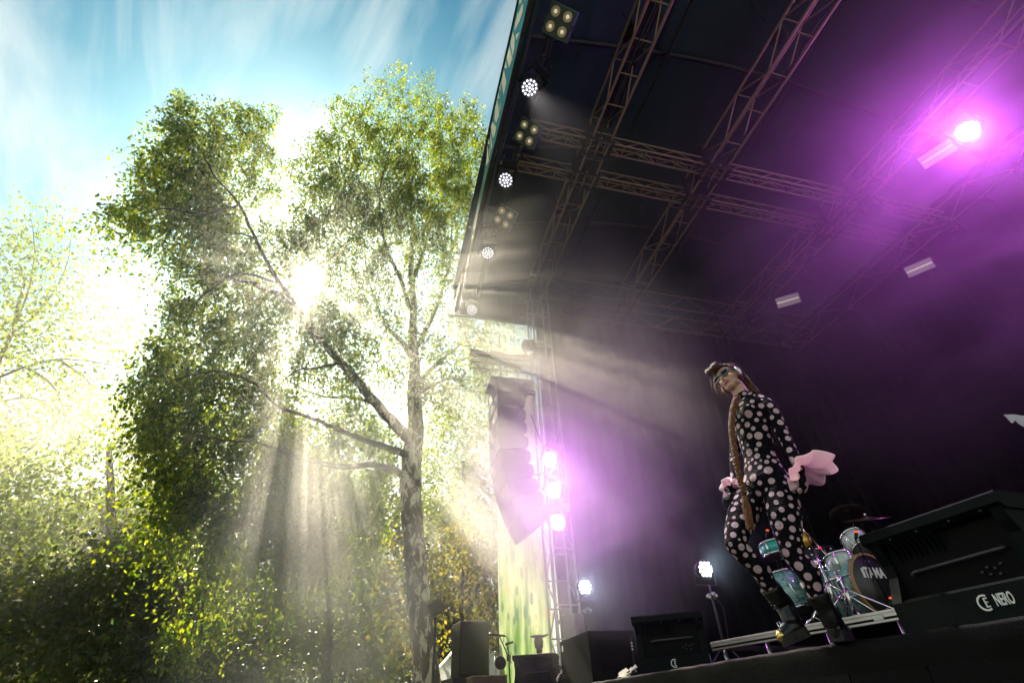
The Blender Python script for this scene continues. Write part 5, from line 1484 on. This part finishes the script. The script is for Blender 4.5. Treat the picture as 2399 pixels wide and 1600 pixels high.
# legs
hipR, kneR, ankR = J(1764, 1158, 3.62), J(1727, 1278, 3.44), J(1842, 1424, 3.66)
hipL, kneL, ankL = J(1826, 1150, 3.53), J(1856, 1292, 3.47), J(1936, 1432, 3.52)
chain([hipR, hipR.lerp(kneR, .45) + Vector((-.012, -.02, 0)), kneR + Vector((0, 0, .03)), kneR.lerp(ankR, .08), kneR.lerp(ankR, .38) + Vector((.015, .015, 0)), kneR.lerp(ankR, .7), ankR], [.098, .092, .064, .058, .060, .044, .036])
chain([hipL, hipL.lerp(kneL, .45) + Vector((.012, -.01, 0)), kneL + Vector((0, 0, .03)), kneL.lerp(ankL, .08), kneL.lerp(ankL, .36) + Vector((.012, .015, 0)), kneL.lerp(ankL, .7), ankL], [.105, .096, .066, .061, .063, .046, .038])
# arms
shL, elL, wrL = J(1803, 957, 3.50), J(1846, 1040, 3.46), J(1874, 1098, 3.40)
shR, elR, wrR = J(1728, 965, 3.66), J(1722, 1062, 3.76), J(1722, 1138, 3.66)
chain([sho + lat * .05, shL, shL.lerp(elL, .5), elL, elL.lerp(wrL, .35), wrL], [.055, .056, .044, .038, .037, .026])
chain([sho - lat * .05, shR, shR.lerp(elR, .5), elR, elR.lerp(wrR, .35), wrR], [.055, .054, .043, .038, .036, .026])
# neck and head
hc = J(1707, 886, 3.55)                       # centre of the skull
toC = Vector((CAM.x - hc.x, CAM.y - hc.y, 0)).normalized()
lft = Vector((toC.y, -toC.x, 0))              # picture left, horizontal
if lft.dot(rt) > 0: lft = -lft
yaw = math.radians(30); pit = math.radians(-6)
Ff = (toC * math.cos(yaw) + lft * math.sin(yaw)); Ff = (Ff * math.cos(pit) + Vector((0, 0, 1)) * math.sin(pit)).normalized()
Fl = Vector((0, 0, 1)).cross(Ff).normalized()   # her left
Fu = Ff.cross(Fl).normalized()
rl = math.radians(15)                         # head tipped to her right
Q = Quaternion(Ff, -rl if (Quaternion(Ff, rl) @ Fu).dot(lft) < (Quaternion(Ff, -rl) @ Fu).dot(lft) else rl)
Fl, Fu = Q @ Fl, Q @ Fu
HM = Matrix(((Fl.x, Ff.x, Fu.x), (Fl.y, Ff.y, Fu.y), (Fl.z, Ff.z, Fu.z)))     # columns: her left, face, up
def H(x, y, z): return hc + HM @ Vector((x, y, z))
jaw = H(0, .045, -.085)
body.tube(smooth_path([sho + Vector((0, 0, .0)), nek + Vector((0, 0, .01)), H(0, -.02, -.06), H(0, -.015, -.02)], 4), [.060] * 4 + [.053] * 4 + [.050] * 4 + [.05], 18)
ell(body, H(0, -.012, .018), (.074, .090, .086), HM)           # cranium
ell(body, H(0, .028, -.030), (.060, .060, .078), HM)           # face
ell(body, H(0, .052, -.088), (.034, .030, .026), HM)           # chin
for s in (-1, 1):
    ell(body, H(.038 * s, .038, -.032), (.028, .036, .030), HM)  # cheek
    ell(body, H(.036 * s, .018, -.075), (.024, .042, .024), HM)  # jaw
    ell(body, H(.074 * s, -.012, -.012), (.008, .018, .028), HM) # ear
    ell(body, H(.024 * s, .072, .022), (.026, .014, .010), HM)   # brow
    ell(body, H(.010 * s, .088, -.034), (.008, .009, .007), HM)  # nostril
body.tube([H(0, .074, .022), H(0, .088, .0), H(0, .103, -.028), H(0, .092, -.038)], [.010, .010, .012, .009], 10)
ell(body, H(0, .083, -.056), (.021, .010, .0055), HM)          # upper lip
ell(body, H(0, .081, -.065), (.018, .011, .006), HM)           # lower lip
# hands: palm, four fingers, thumb
def hand(wr, d, n, side, curl, L_=.085):
    """d: direction of the fingers, n: palm normal, side: towards the thumb"""
    d = d.normalized(); n = (n - d * n.dot(d)).normalized(); s = side - d * side.dot(d); s = (s - n * s.dot(n)).normalized()
    M3 = Matrix(((s.x, n.x, d.x), (s.y, n.y, d.y), (s.z, n.z, d.z)))
    body.tube([wr - d * .01, wr + d * .02], [.026, .026], 12)
    ell(body, wr + d * .05, (.040, .017, .050), M3)
    for k, (o, ln) in enumerate(((.027, .90), (.009, 1.0), (-.009, .94), (-.026, .75))):
        b0 = wr + d * .082 + s * o
        pts = [b0 - d * .02, b0]
        dd = d.copy()
        for seg_, cu in ((.42, curl * .5), (.33, curl), (.25, curl * .8)):
            dd = (dd * math.cos(cu) + n * math.sin(cu)).normalized()
            pts.append(pts[-1] + dd * L_ * ln * seg_)
        body.tube(smooth_path(pts, 2), [.0095] * 5 + [.009, .0085, .008, .006][:len(smooth_path(pts, 2)) - 5], 8)
    tb = wr + d * .025 + s * .030
    body.tube(smooth_path([tb, tb + s * .018 + d * .025 + n * .006, tb + s * .022 + d * .052 + n * .018, tb + s * .016 + d * .072 + n * .026], 2), [.013, .013, .012, .011, .010, .009, .008], 8)
hdL = (J(1893, 1182, 3.38) - wrL)
hand(wrL, hdL, -lat + fwd * .3, fwd, .35)
hdR = J(1712, 1178, 3.60) - wrR
hand(wrR, hdR, lat * .9 + fwd * .5, fwd, 1.05, .08)
me = body.mesh('body_raw')
tmp = bpy.data.objects.new('body_raw', me); COL.objects.link(tmp)
md = tmp.modifiers.new('r', 'REMESH'); md.mode = 'VOXEL'; md.voxel_size = .0055; md.use_smooth_shade = True
sm_ = tmp.modifiers.new('s', 'SMOOTH'); sm_.factor = .5; sm_.iterations = 3
bpy.context.view_layer.update()
dg = bpy.context.evaluated_depsgraph_get()
bme = bpy.data.meshes.new_from_object(tmp.evaluated_get(dg)); bme.name = 'body'
bpy.data.objects.remove(tmp)
bme.polygons.foreach_set('use_smooth', np.ones(len(bme.polygons), bool))
bme.materials.clear(); bme.materials.append(suitm)
nv = len(bme.vertices)
co = np.empty(nv * 3, np.float32); bme.vertices.foreach_get('co', co); co = co.reshape(-1, 3).astype(float)
nor = np.empty(nv * 3, np.float32); bme.vertices.foreach_get('normal', nor); nor = nor.reshape(-1, 3)
# polka dots: scattered centres of uneven size that keep clear of one another
def scatter_dots(radii_plan):
    C_, R_ = [], []
    for rad, tries in radii_plan:
        for i in rng.integers(0, nv, tries):
            p = co[i]
            if C_:
                CA = np.array(C_); d = np.linalg.norm(CA - p, axis=1)
                if (d < np.array(R_) + rad + .011).any(): continue
            C_.append(p); R_.append(rad * rng.uniform(.92, 1.08))
    return np.array(C_), np.array(R_)
DC, DR = scatter_dots(((.025, 80), (.0195, 300), (.0155, 900), (.0115, 1500), (.0085, 700)))
dotv = np.full(nv, -1.0)
for c, r in zip(DC, DR):
    d = np.linalg.norm(co - c, axis=1)
    k = d < r + .03
    dotv[k] = np.maximum(dotv[k], r - d[k])
# zones: skin above the collar of the neck
hloc = (co - np.array(hc)) @ np.array(HM)
cn_ = np.array(nek); ax = np.array((H(0, -.02, -.05) - nek).normalized())
along = (co - cn_) @ ax
near = np.linalg.norm(co - np.array(hc), axis=1)
zone = ((along > .022) & (near < .26)).astype(float)
lipv = np.clip(1.6 - (np.hypot(hloc[:, 0] / .024, (hloc[:, 2] + .0605) / .0125)) * 1.0, 0, 1) * (hloc[:, 1] > .06)
for n_, a_ in (('dot', dotv), ('zone', zone), ('lip', lipv)):
    at_ = bme.attributes.new(n_, 'FLOAT', 'POINT'); at_.data.foreach_set('value', np.ascontiguousarray(a_, dtype=np.float32))
foot0 = Vector((hipL.x, hipL.y, ZD))
singer = thing('person', 'singer in black bodysuit with pale pink dots, dark glasses and pink ruffled cuffs', 'person', tuple(foot0))
keep(link('body', bme), singer)
print('singer verts', nv, 'dots', len(DC))

# --- hair
hairm = mat('auburn_hair', (.030, .010, .005), .42, col2=(.085, .030, .011), vscale=30, bump=.6, bscale=180)
hairl = mat('copper_hair', (.16, .06, .018), .4, col2=(.32, .13, .035), vscale=40, bump=.5, bscale=200)
bm = bmesh.new(); bmesh.ops.create_uvsphere(bm, u_segments=48, v_segments=32, radius=1.0)
kill = []
for v in bm.verts:
    x, y, z = v.co
    hair_line = .62 * y - .78 * z
    v.co = Vector((x * .081, y * .100 - .016, z * .094 + .020))
    g = .0035 * math.sin(22 * math.atan2(x, y + .3) + 5 * z) + .002 * math.sin(47 * x + 9 * z)
    v.co += v.co.normalized() * g
    if (y > .52 and z < .62) or (y > .12 and z < .10) or z < -.82:
        kill.append(v)
bmesh.ops.delete(bm, geom=kill, context='VERTS')
for v in bm.verts: v.co = hc + HM @ v.co
me = bpy.data.meshes.new('hair'); bm.to_mesh(me); bm.free()
me.polygons.foreach_set('use_smooth', np.ones(len(me.polygons), bool)); me.materials.append(hairm)
hair = keep(link('hair', me), singer)
sol = hair.modifiers.new('thickness', 'SOLIDIFY'); sol.thickness = .010; sol.offset = -1
def lock(pts, rad, m=hairm, nm='hair_lock', seg=8, n=5, flat=1.0):
    mb = MB(); P_ = smooth_path(pts, n)
    R_ = np.interp(np.linspace(0, len(rad) - 1, len(P_)), range(len(rad)), rad)
    mb.tube(P_, list(R_), seg, flat=flat)
    return keep(mb.build(nm, m), hair)
# rolled quiff above the forehead: strands sweeping forward and curling under
for k in range(11):
    x = -.072 + .0095 * k
    w_ = .004 * math.sin(k * 2.1)
    r0_ = .022 + .004 * math.sin(k)
    pts = [H(x * .8, -.02, .100), H(x * .95, .04, .125 + w_)]
    for a in np.linspace(1.2, -3.6, 9):
        rr = r0_ * (1 - .10 * (1.2 - a) / 2)
        pts.append(H(x + .004 * (1.2 - a), .075 + rr * math.cos(a), .098 + rr * math.sin(a) + w_))
    lock(pts, [.009, .011, .011, .010, .008, .006], hairm)
# hair swept back over the head and down the nape
for k in range(16):
    x = -.075 + .010 * k
    s = 1 if x > 0 else -1
    e = .012 * math.sin(k * 1.7)
    lock([H(x * .75, .055 - abs(x) * .5, .098 - abs(x) * .35), H(x * 1.02, .0, .108 - abs(x) * .45 + e * .2), H(x * 1.08, -.06, .085 - abs(x) * .3), H(x * .95, -.105, .02), H(x * .7 + .012, -.115, -.06), H(x * .55 + .03, -.105, -.13), H(x * .5 + .045, -.085, -.20 + e)], [.007, .010, .011, .011, .010, .008, .004], hairm if k % 4 else hairl)
for k in range(5):      # side hair in front of the ear towards the braid
    lock([H(-.070, .02 - .008 * k, .05 - .008 * k), H(-.082, .0, -.01), H(-.078, .005 + .006 * k, -.07), H(-.066, .01, -.115)], [.006, .008, .007, .004], hairl)
# loose glowing wisps
for k in range(26):
    s = -1 if k % 3 else 1
    a = random.uniform(0, 1)
    p0_ = H(s * .074, random.uniform(-.06, .05), random.uniform(-.04, .09))
    p1_ = p0_ + HM @ Vector((s * random.uniform(.01, .035), random.uniform(-.02, .03), random.uniform(-.06, .0)))
    p2_ = p1_ + Vector((random.uniform(-.02, .02), random.uniform(-.02, .02), -random.uniform(.03, .12)))
    lock([p0_, p1_, p2_], [.0014, .0012, .0007], hairl, 'loose_strand', 4, 4)
# long plait over the front, three strands that cross
bp_ = [J(1727, 928, 3.44), J(1717, 962, 3.42), J(1714, 1002, 3.40), J(1718, 1040, 3.39), J(1725, 1080, 3.38), J(1732, 1118, 3.37), J(1741, 1147, 3.36), J(1743, 1156, 3.36)]
BPth = smooth_path(bp_, 26)
lengths = [0]
for i in range(1, len(BPth)): lengths.append(lengths[-1] + (BPth[i] - BPth[i - 1]).length)
per = .066
side_v = Vector(rt); dep_v = -Vector(fw)
braid = None
for s in range(3):
    pts, rad = [], []
    for i, p in enumerate(BPth):
        ph = 2 * PI * (lengths[i] / per + s / 3)
        taper = 1 - .25 * lengths[i] / lengths[-1]
        pts.append(p + side_v * (.0155 * taper * math.sin(ph)) + dep_v * (.010 * taper * math.sin(2 * ph)))
        rad.append(.0108 * taper * (1 + .12 * math.sin(2 * ph + 1)))
    mb = MB(); mb.tube(pts, rad, 8)
    keep(mb.build('braid_strand', hairl if s == 1 else mat('auburn_braid', (.09, .032, .011), .42, col2=(.20, .075, .022), vscale=60, bump=.7, bscale=260)), hair)
end = bp_[-1]
keep(MB().tube([end + Vector((0, 0, .012)), end - Vector((0, 0, .012))], .0125, 12).build('hair_tie', BLACK), hair)
mb = MB()
tipc = J(1757, 1240, 3.36)
for k in range(90):
    o0 = (side_v * random.uniform(-1, 1) + dep_v * random.uniform(-1, 1)) * .009
    o1 = (side_v * random.uniform(-1, 1) + dep_v * random.uniform(-1, 1)) * .024
    fr = random.uniform(.75, 1.05)
    e_ = end.lerp(tipc, fr)
    mb.tube([end + o0, end.lerp(tipc, .45 * fr) + (o0 + o1) * .75, e_ + o1 * .9], [.0026, .0024, .0008], 4, cap=False)
tas = keep(mb.build('braid_tassel', hairl), hair); tas['kind'] = 'stuff'
# --- glasses, ear piece
glm = mat('glitter_frame', (.06, .06, .065), .4, .4, col2=(.26, .25, .27), vscale=260, spec=.2)
lens = mat('black_lens', (.003, .003, .004), .15, spec=.12)
gl = MB()
gy = .098
gparts = keep(link('glasses', None), singer); gparts.location = (0, 0, 0)
def hframe(x, y, z, rz_=0.0): return Matrix.Translation(H(x, y, z)) @ (HM @ Matrix.Rotation(rz_, 3, 'Z')).to_4x4()
def hbox(nm, c, s, m, b=.003, ry=0.0):
    M4 = hframe(*c, ry); mb = MB(); mb.bbox((0, 0, 0), s, b)
    mb.v = [tuple(M4 @ Vector(v)) for v in mb.v]
    o = mb.build(nm, m); keep(o, singer); return o
bpy.data.objects.remove(gparts)
gfr = hbox('glasses', (0, gy + .004, .004), (.020, .010, .010), glm)
for s in (-1, 1):
    rz_ = -s * .22
    cx_ = s * .039
    for nm, dx, dz, sx_, sz_ in (('rim', 0, .0175, .062, .009), ('rim', 0, -.0175, .062, .009), ('rim', -.027, 0, .009, .028), ('rim', .027, 0, .009, .028)):
        M4 = hframe(cx_, gy - .006, .002, rz_); mb = MB(); mb.bbox((dx, 0, dz), (sx_, .013, sz_), .003)
        mb.v = [tuple(M4 @ Vector(v)) for v in mb.v]; keep(mb.build(nm, glm), gfr)
    M4 = hframe(cx_, gy - .006, .002, rz_); mb = MB(); mb.bbox((0, 0, 0), (.048, .006, .028), .002)
    mb.v = [tuple(M4 @ Vector(v)) for v in mb.v]; keep(mb.build('lens', lens), gfr)
    mb = MB(); mb.tube([H(s * .069, gy - .016, .006), H(s * .078, .05, .006), H(s * .080, .0, .004), H(s * .078, -.03, -.004)], .0085, 8, flat=.5); keep(mb.build('temple', glm), gfr)
earm = mat('silver_ear_piece', (.70, .64, .72), .16, .9, bump=.4, bscale=90)
mb = MB(); mb.tube(smooth_path([H(.084, -.020, .030), H(.090, -.010, .010), H(.090, -.012, -.020), H(.084, -.016, -.045)], 3), [.010, .014, .016, .017, .016, .016, .015, .013, .011, .006], 10)
keep(mb.build('ear_ornament', earm), singer)
# --- ruffled cuffs
pinkm = bpy.data.materials.new('pink_organza'); pinkm.use_nodes = True
t_ = pinkm.node_tree; b_ = t_.nodes['Principled BSDF']; b_.inputs['Base Color'].default_value = (.97, .76, .82, 1); b_.inputs['Roughness'].default_value = .6
tl = t_.nodes.new('ShaderNodeBsdfTranslucent'); tl.inputs['Color'].default_value = (.97, .72, .82, 1)
ms_ = t_.nodes.new('ShaderNodeMixShader'); ms_.inputs[0].default_value = .38; t_.links.new(b_.outputs[0], ms_.inputs[1]); t_.links.new(tl.outputs[0], ms_.inputs[2]); t_.links.new(ms_.outputs[0], t_.nodes['Material Output'].inputs['Surface'])
def cuff(c, ax, refv, rmax, depth, lab, seed, nfold=9, bias=None):
    ax = ax.normalized(); u = (refv - ax * refv.dot(ax)).normalized(); v = ax.cross(u)
    NS, NR = 144, 18
    vs, fs = [], []
    for i in range(NR + 1):
        t = i / NR
        for k in range(NS):
            a = 2 * PI * k / NS
            wave = math.sin(nfold * a + seed + .9 * math.sin(2 * a + seed)) + .12 * math.sin(2 * nfold * a + 2 * seed)
            big = 1.0 + (bias[0] * math.cos(a - bias[1]) if bias else 0)
            th = t * 2.25
            r = .030 + (rmax - .030) * (1 - math.cos(th)) / 1.628 * big * (1 + .07 * wave * t * t)
            h = depth * math.sin(th) * (1 + .2 * math.sin(2 * a + seed)) + .017 * wave * t
            vs.append(c + u * (r * math.cos(a)) + v * (r * math.sin(a)) + ax * h)
    for i in range(NR):
        for k in range(NS):
            fs.append((i * NS + k, i * NS + (k + 1) % NS, (i + 1) * NS + (k + 1) % NS, (i + 1) * NS + k))
    mb = MB(); mb.add(vs, fs, True)
    o = keep(mb.build('ruffled_cuff', pinkm, label=lab), singer)
    s_ = o.modifiers.new('thickness', 'SOLIDIFY'); s_.thickness = .0012
    return o
dn = hdL.normalized()
cuff(J(1868, 1090, 3.41), (dn * .62 + Vector(rt) * .30 - Vector(fw) * .62), Vector(rt), .155, .085, 'wide pink ruffled cuff on the hand at the right', .7, 8, (.30, 0))
cuff(J(1722, 1136, 3.66), (hdR.normalized() * .45 - Vector(rt) * .55 - Vector(fw) * .65), Vector(up), .085, .07, 'pink ruffled cuff on the hand with the microphone', 2.1, 7, (.1, PI))
# --- boots
bootm = mat('black_patent', (.004, .004, .005), .3, coat=.25, bump=.35, bscale=30, spec=.25)
solem = mat('black_sole', (.005, .005, .005), .7, bump=.3, bscale=60)
goldt = mat('gold_cap', (.72, .52, .16), .25, .9)
seqm = mat('pink_sequins', (.75, .10, .60), .2, .6, col2=(.25, .10, .65), vscale=300)
def boot(lab, ank, toe, heel, shaft_top, zsole, tilt=0.0):
    toe, heel = Vector(toe), Vector(heel)
    d = (toe - heel); ln_ = d.length; d.normalize()
    upv = Vector((0, 0, 1)); s = d.cross(upv).normalized(); upv = s.cross(d)
    b = MB()
    secs = [(shaft_top, .056, .056), (shaft_top.lerp(ank, .5), .052, .052), (ank + Vector((0, 0, .02)), .046, .050)]
    P_ = [x[0] for x in secs] + [heel + d * ln_ * .30 + upv * .075]
    b.tube(smooth_path(P_, 4), [.060, .059, .058, .056, .054, .053, .052, .051, .050, .050, .052, .053, .054][:len(smooth_path(P_, 4))], 18)
    sh = keep(b.build('boot', bootm, label=lab), singer)
    b = MB()
    loft(b, [(heel + upv * .060, .030, .045, s, upv), (heel + d * ln_ * .15 + upv * .070, .042, .062, s, upv), (heel + d * ln_ * .35 + upv * .075, .044, .066, s, upv), (heel + d * ln_ * .58 + upv * .060, .047, .048, s, upv), (heel + d * ln_ * .80 + upv * .054, .050, .038, s, upv), (heel + d * ln_ * .94 + upv * .050, .042, .030, s, upv), (toe + upv * .046, .018, .016, s, upv)], 18)
    keep(b.build('foot_upper', bootm), sh)
    b = MB()     # thick platform sole
    outl = [(.0, .036), (.10, .045), (.30, .042), (.45, .042), (.65, .050), (.85, .050), (.96, .036), (1.02, .0)]
    loop = [heel + d * ln_ * x + s * y for x, y in outl] + [heel + d * ln_ * x - s * y for x, y in reversed(outl[:-1])]
    b.prism(loop, upv * .050)
    keep(b.build('platform_sole', solem), sh)
    b = MB(); loft(b, [(heel + d * ln_ * .86 + upv * .056, .049, .034, s, upv), (heel + d * ln_ * .97 + upv * .052, .039, .028, s, upv), (toe + d * .008 + upv * .048, .018, .016, s, upv)], 16)
    keep(b.build('toe_cap', goldt), sh)
    for k in range(4):
        q = heel + d * ln_ * (.80 - .05 * k) + upv * .098 + s * (.018 * (1 if k % 2 else -1))
        keep(MB().cyl(q - upv * .02, q + upv * .022, .007, .0008, 8).build('spike', CHROME), sh)
    b = MB()
    for k in range(6):
        q0_ = shaft_top.lerp(ank, .15 + .15 * k)
        f_ = d
        b.tube([q0_ + f_ * .050 - s * .030, q0_ + f_ * .064 + Vector((0, 0, .008)), q0_ + f_ * .050 + s * .030], .0045, 6)
    lc = keep(b.build('laces', mat('lace', (.02, .02, .02), .7), ), sh); lc['kind'] = 'stuff'
    return sh, d, s
toeR = J(1833, 1502, 3.62); toeR.z = ZD + .006; heelR = Vector((J(1893, 1478, 3.66).x, J(1893, 1478, 3.66).y, ZD + .05))
shR_, dR, sR = boot('laced black platform boot of the bent leg with gold toe', ankR, toeR, heelR, kneR.lerp(ankR, .66), ZD)
tL = J(1866, 1518, 3.42); tL.z = ZD + .006; tL.y = max(tL.y, 2.55)
hL = Vector((J(1962, 1500, 3.50).x, J(1962, 1500, 3.50).y, ZD + .006))
boot('black platform boot of the standing leg with gold toe and spikes', ankL, tL, hL, kneL.lerp(ankL, .74), ZD)
mb = MB()
a_, b2_ = kneR.lerp(ankR, .64) + Vector(rt) * .05 + Vector((0, 0, .02)), ankR + Vector(rt) * .055 + Vector((0, 0, -.03))
for k in range(60):
    q = a_.lerp(b2_, k / 60) + Vector((random.uniform(-1, 1), random.uniform(-1, 1), random.uniform(-1, 1))) * .008
    mb.lathe([(.0, 0), (.0055, .001), (.0, .002)], Matrix.Translation(q) @ Matrix.Rotation(random.uniform(0, 3), 4, 'X') @ Matrix.Rotation(random.uniform(0, 3), 4, 'Y'), 6)
keep(mb.build('sequin_trim', seqm), shR_)['kind'] = 'stuff'
# --- microphone in her right hand
gc = wrR + hdR.normalized() * .095 + (lat * .9 + fwd * .5).normalized() * .022
m0, m1 = J(1698, 1176, 3.52), gc
ax_ = (m1 - m0).normalized()
mic = thing('microphone', 'black handheld microphone held low in the singer\'s right hand', 'microphone', tuple(m0))
gm_ = MB().tube([m0 - ax_ * .004, m0, m0 + ax_ * .012, m0 + ax_ * .035, m0 + ax_ * .05], [.012, .021, .025, .025, .020], 16).build('grille_head', mat('mic_grille', (.03, .03, .035), .35, .6, bump=.8, bscale=500), mic, True)
MB().tube([m0 + ax_ * .050, m0 + ax_ * .06, m0 + ax_ * .20, m0 + ax_ * .22], [.019, .018, .0135, .012], 14).build('handle', BLACK_PLASTIC, mic, True)
# ---------------------------------------------------------------- air: thin even haze round everything, thicker drifting stage smoke
HAZE = 0.0008
SMOKE = 0.24
def vol_mat(name):
    m = bpy.data.materials.new(name); m.use_nodes = True
    t = m.node_tree; t.nodes.clear()
    o_ = t.nodes.new('ShaderNodeOutputMaterial'); v_ = t.nodes.new('ShaderNodeVolumePrincipled')
    t.links.new(v_.outputs[0], o_.inputs['Volume'])
    return m, t, v_
hz = MB().box((-25, 0, 15.5), (124, 124, 33)).build('haze', None)
hz['kind'] = 'stuff'
hm, t, v_ = vol_mat('haze')
v_.inputs['Color'].default_value = (.95, .95, .93, 1); v_.inputs['Density'].default_value = HAZE; v_.inputs['Anisotropy'].default_value = .84
hz.data.materials.append(hm)
# drifting smoke: a closed rounded body of uneven density under and in front of the roof
bm = bmesh.new()
bmesh.ops.create_icosphere(bm, subdivisions=4, radius=1.0)
SC, SR = Vector((-6.4, 3.9, 6.0)), Vector((8.4, 10.4, 6.2))
for v in bm.verts:
    d = v.co.normalized()
    k = (abs(d.x) ** 4 + abs(d.y) ** 4 + abs(d.z) ** 4) ** -.25
    v.co = Vector((d.x * SR.x, d.y * SR.y, d.z * SR.z)) * k
me = bpy.data.meshes.new('stage_smoke'); bm.to_mesh(me); bm.free()
sk = link('stage_smoke', me, None, SC); tag(sk, 'pale drifting smoke under the roof and around the birch', kind='stuff')
smm, t, v_ = vol_mat('stage_smoke')
v_.inputs['Color'].default_value = (.93, .91, .88, 1); v_.inputs['Anisotropy'].default_value = .58
tcn = t.nodes.new('ShaderNodeTexCoord')
def M_(op, a, b=None, c=None):
    n = t.nodes.new('ShaderNodeMath'); n.operation = op
    for i, q in enumerate((a, b, c)):
        if q is None: continue
        if isinstance(q, (int, float)): n.inputs[i].default_value = q
        else: t.links.new(q, n.inputs[i])
    return n.outputs[0]
def lobe(c, r, wgt):
    sb = t.nodes.new('ShaderNodeVectorMath'); sb.operation = 'SUBTRACT'; sb.inputs[1].default_value = Vector(c) - SC; t.links.new(tcn.outputs['Object'], sb.inputs[0])
    dv = t.nodes.new('ShaderNodeVectorMath'); dv.operation = 'DIVIDE'; dv.inputs[1].default_value = r; t.links.new(sb.outputs[0], dv.inputs[0])
    ln = t.nodes.new('ShaderNodeVectorMath'); ln.operation = 'LENGTH'; t.links.new(dv.outputs[0], ln.inputs[0])
    f = t.nodes.new('ShaderNodeMapRange'); f.interpolation_type = 'SMOOTHSTEP'; f.inputs['From Min'].default_value = 1.0; f.inputs['From Max'].default_value = .35; f.inputs['To Max'].default_value = wgt
    t.links.new(ln.outputs['Value'], f.inputs['Value'])
    return f.outputs[0]
fall_ = None
for c_, r_, w_ in (((-6.9, 2.7, 4.4), (3.8, 2.5, 3.2), 1.5), ((-9.8, -.8, 3.0), (4.4, 2.6, 3.9), .95), ((-7.9, 2.6, 8.1), (3.6, 3.2, 2.3), 1.1), ((-3.6, 8.8, 7.6), (6.6, 6.0, 5.2), .42), ((-9.0, -1.6, 7.6), (4.8, 3.8, 3.8), .28)):
    q_ = lobe(c_, r_, w_)
    fall_ = q_ if fall_ is None else M_('ADD', fall_, q_)
nz = t.nodes.new('ShaderNodeTexNoise'); nz.inputs['Scale'].default_value = .42; nz.inputs['Detail'].default_value = 3.5; nz.inputs['Roughness'].default_value = .6; nz.inputs['Distortion'].default_value = .8
mpn = t.nodes.new('ShaderNodeMapping'); mpn.inputs['Scale'].default_value = (.8, 1.0, 1.6); t.links.new(tcn.outputs['Object'], mpn.inputs[0]); t.links.new(mpn.outputs[0], nz.inputs[0])
cn = t.nodes.new('ShaderNodeMapRange'); cn.inputs['From Min'].default_value = .40; cn.inputs['From Max'].default_value = .66; cn.inputs['To Min'].default_value = .18; cn.inputs['To Max'].default_value = 1.3
t.links.new(nz.outputs['Fac'], cn.inputs['Value'])
den = M_('MULTIPLY', M_('MULTIPLY', fall_, cn.outputs[0]), SMOKE)
t.links.new(den, v_.inputs['Density'])
me.materials.append(smm)
# a bank of sunlit mist hanging in front of the far trees at left
bm = bmesh.new(); bmesh.ops.create_icosphere(bm, subdivisions=4, radius=1.0)
for v in bm.verts:
    d = v.co.copy()
    v.co = Vector((d.x * 6.0, d.y * 7.0, d.z * 5.2)) * (1 + .06 * math.sin(5 * d.x + 3 * d.z) + .05 * math.sin(7 * d.y))
me = bpy.data.meshes.new('mist_bank'); bm.to_mesh(me); bm.free()
mk = link('mist_bank', me, None, (-21.0, -11.5, 7.2)); tag(mk, 'pale cream mist in front of the far trees at left', kind='stuff')
mm_, t, v_ = vol_mat('mist_bank')
v_.inputs['Color'].default_value = (.95, .93, .88, 1); v_.inputs['Anisotropy'].default_value = .6; v_.inputs['Density'].default_value = .012
me.materials.append(mm_)
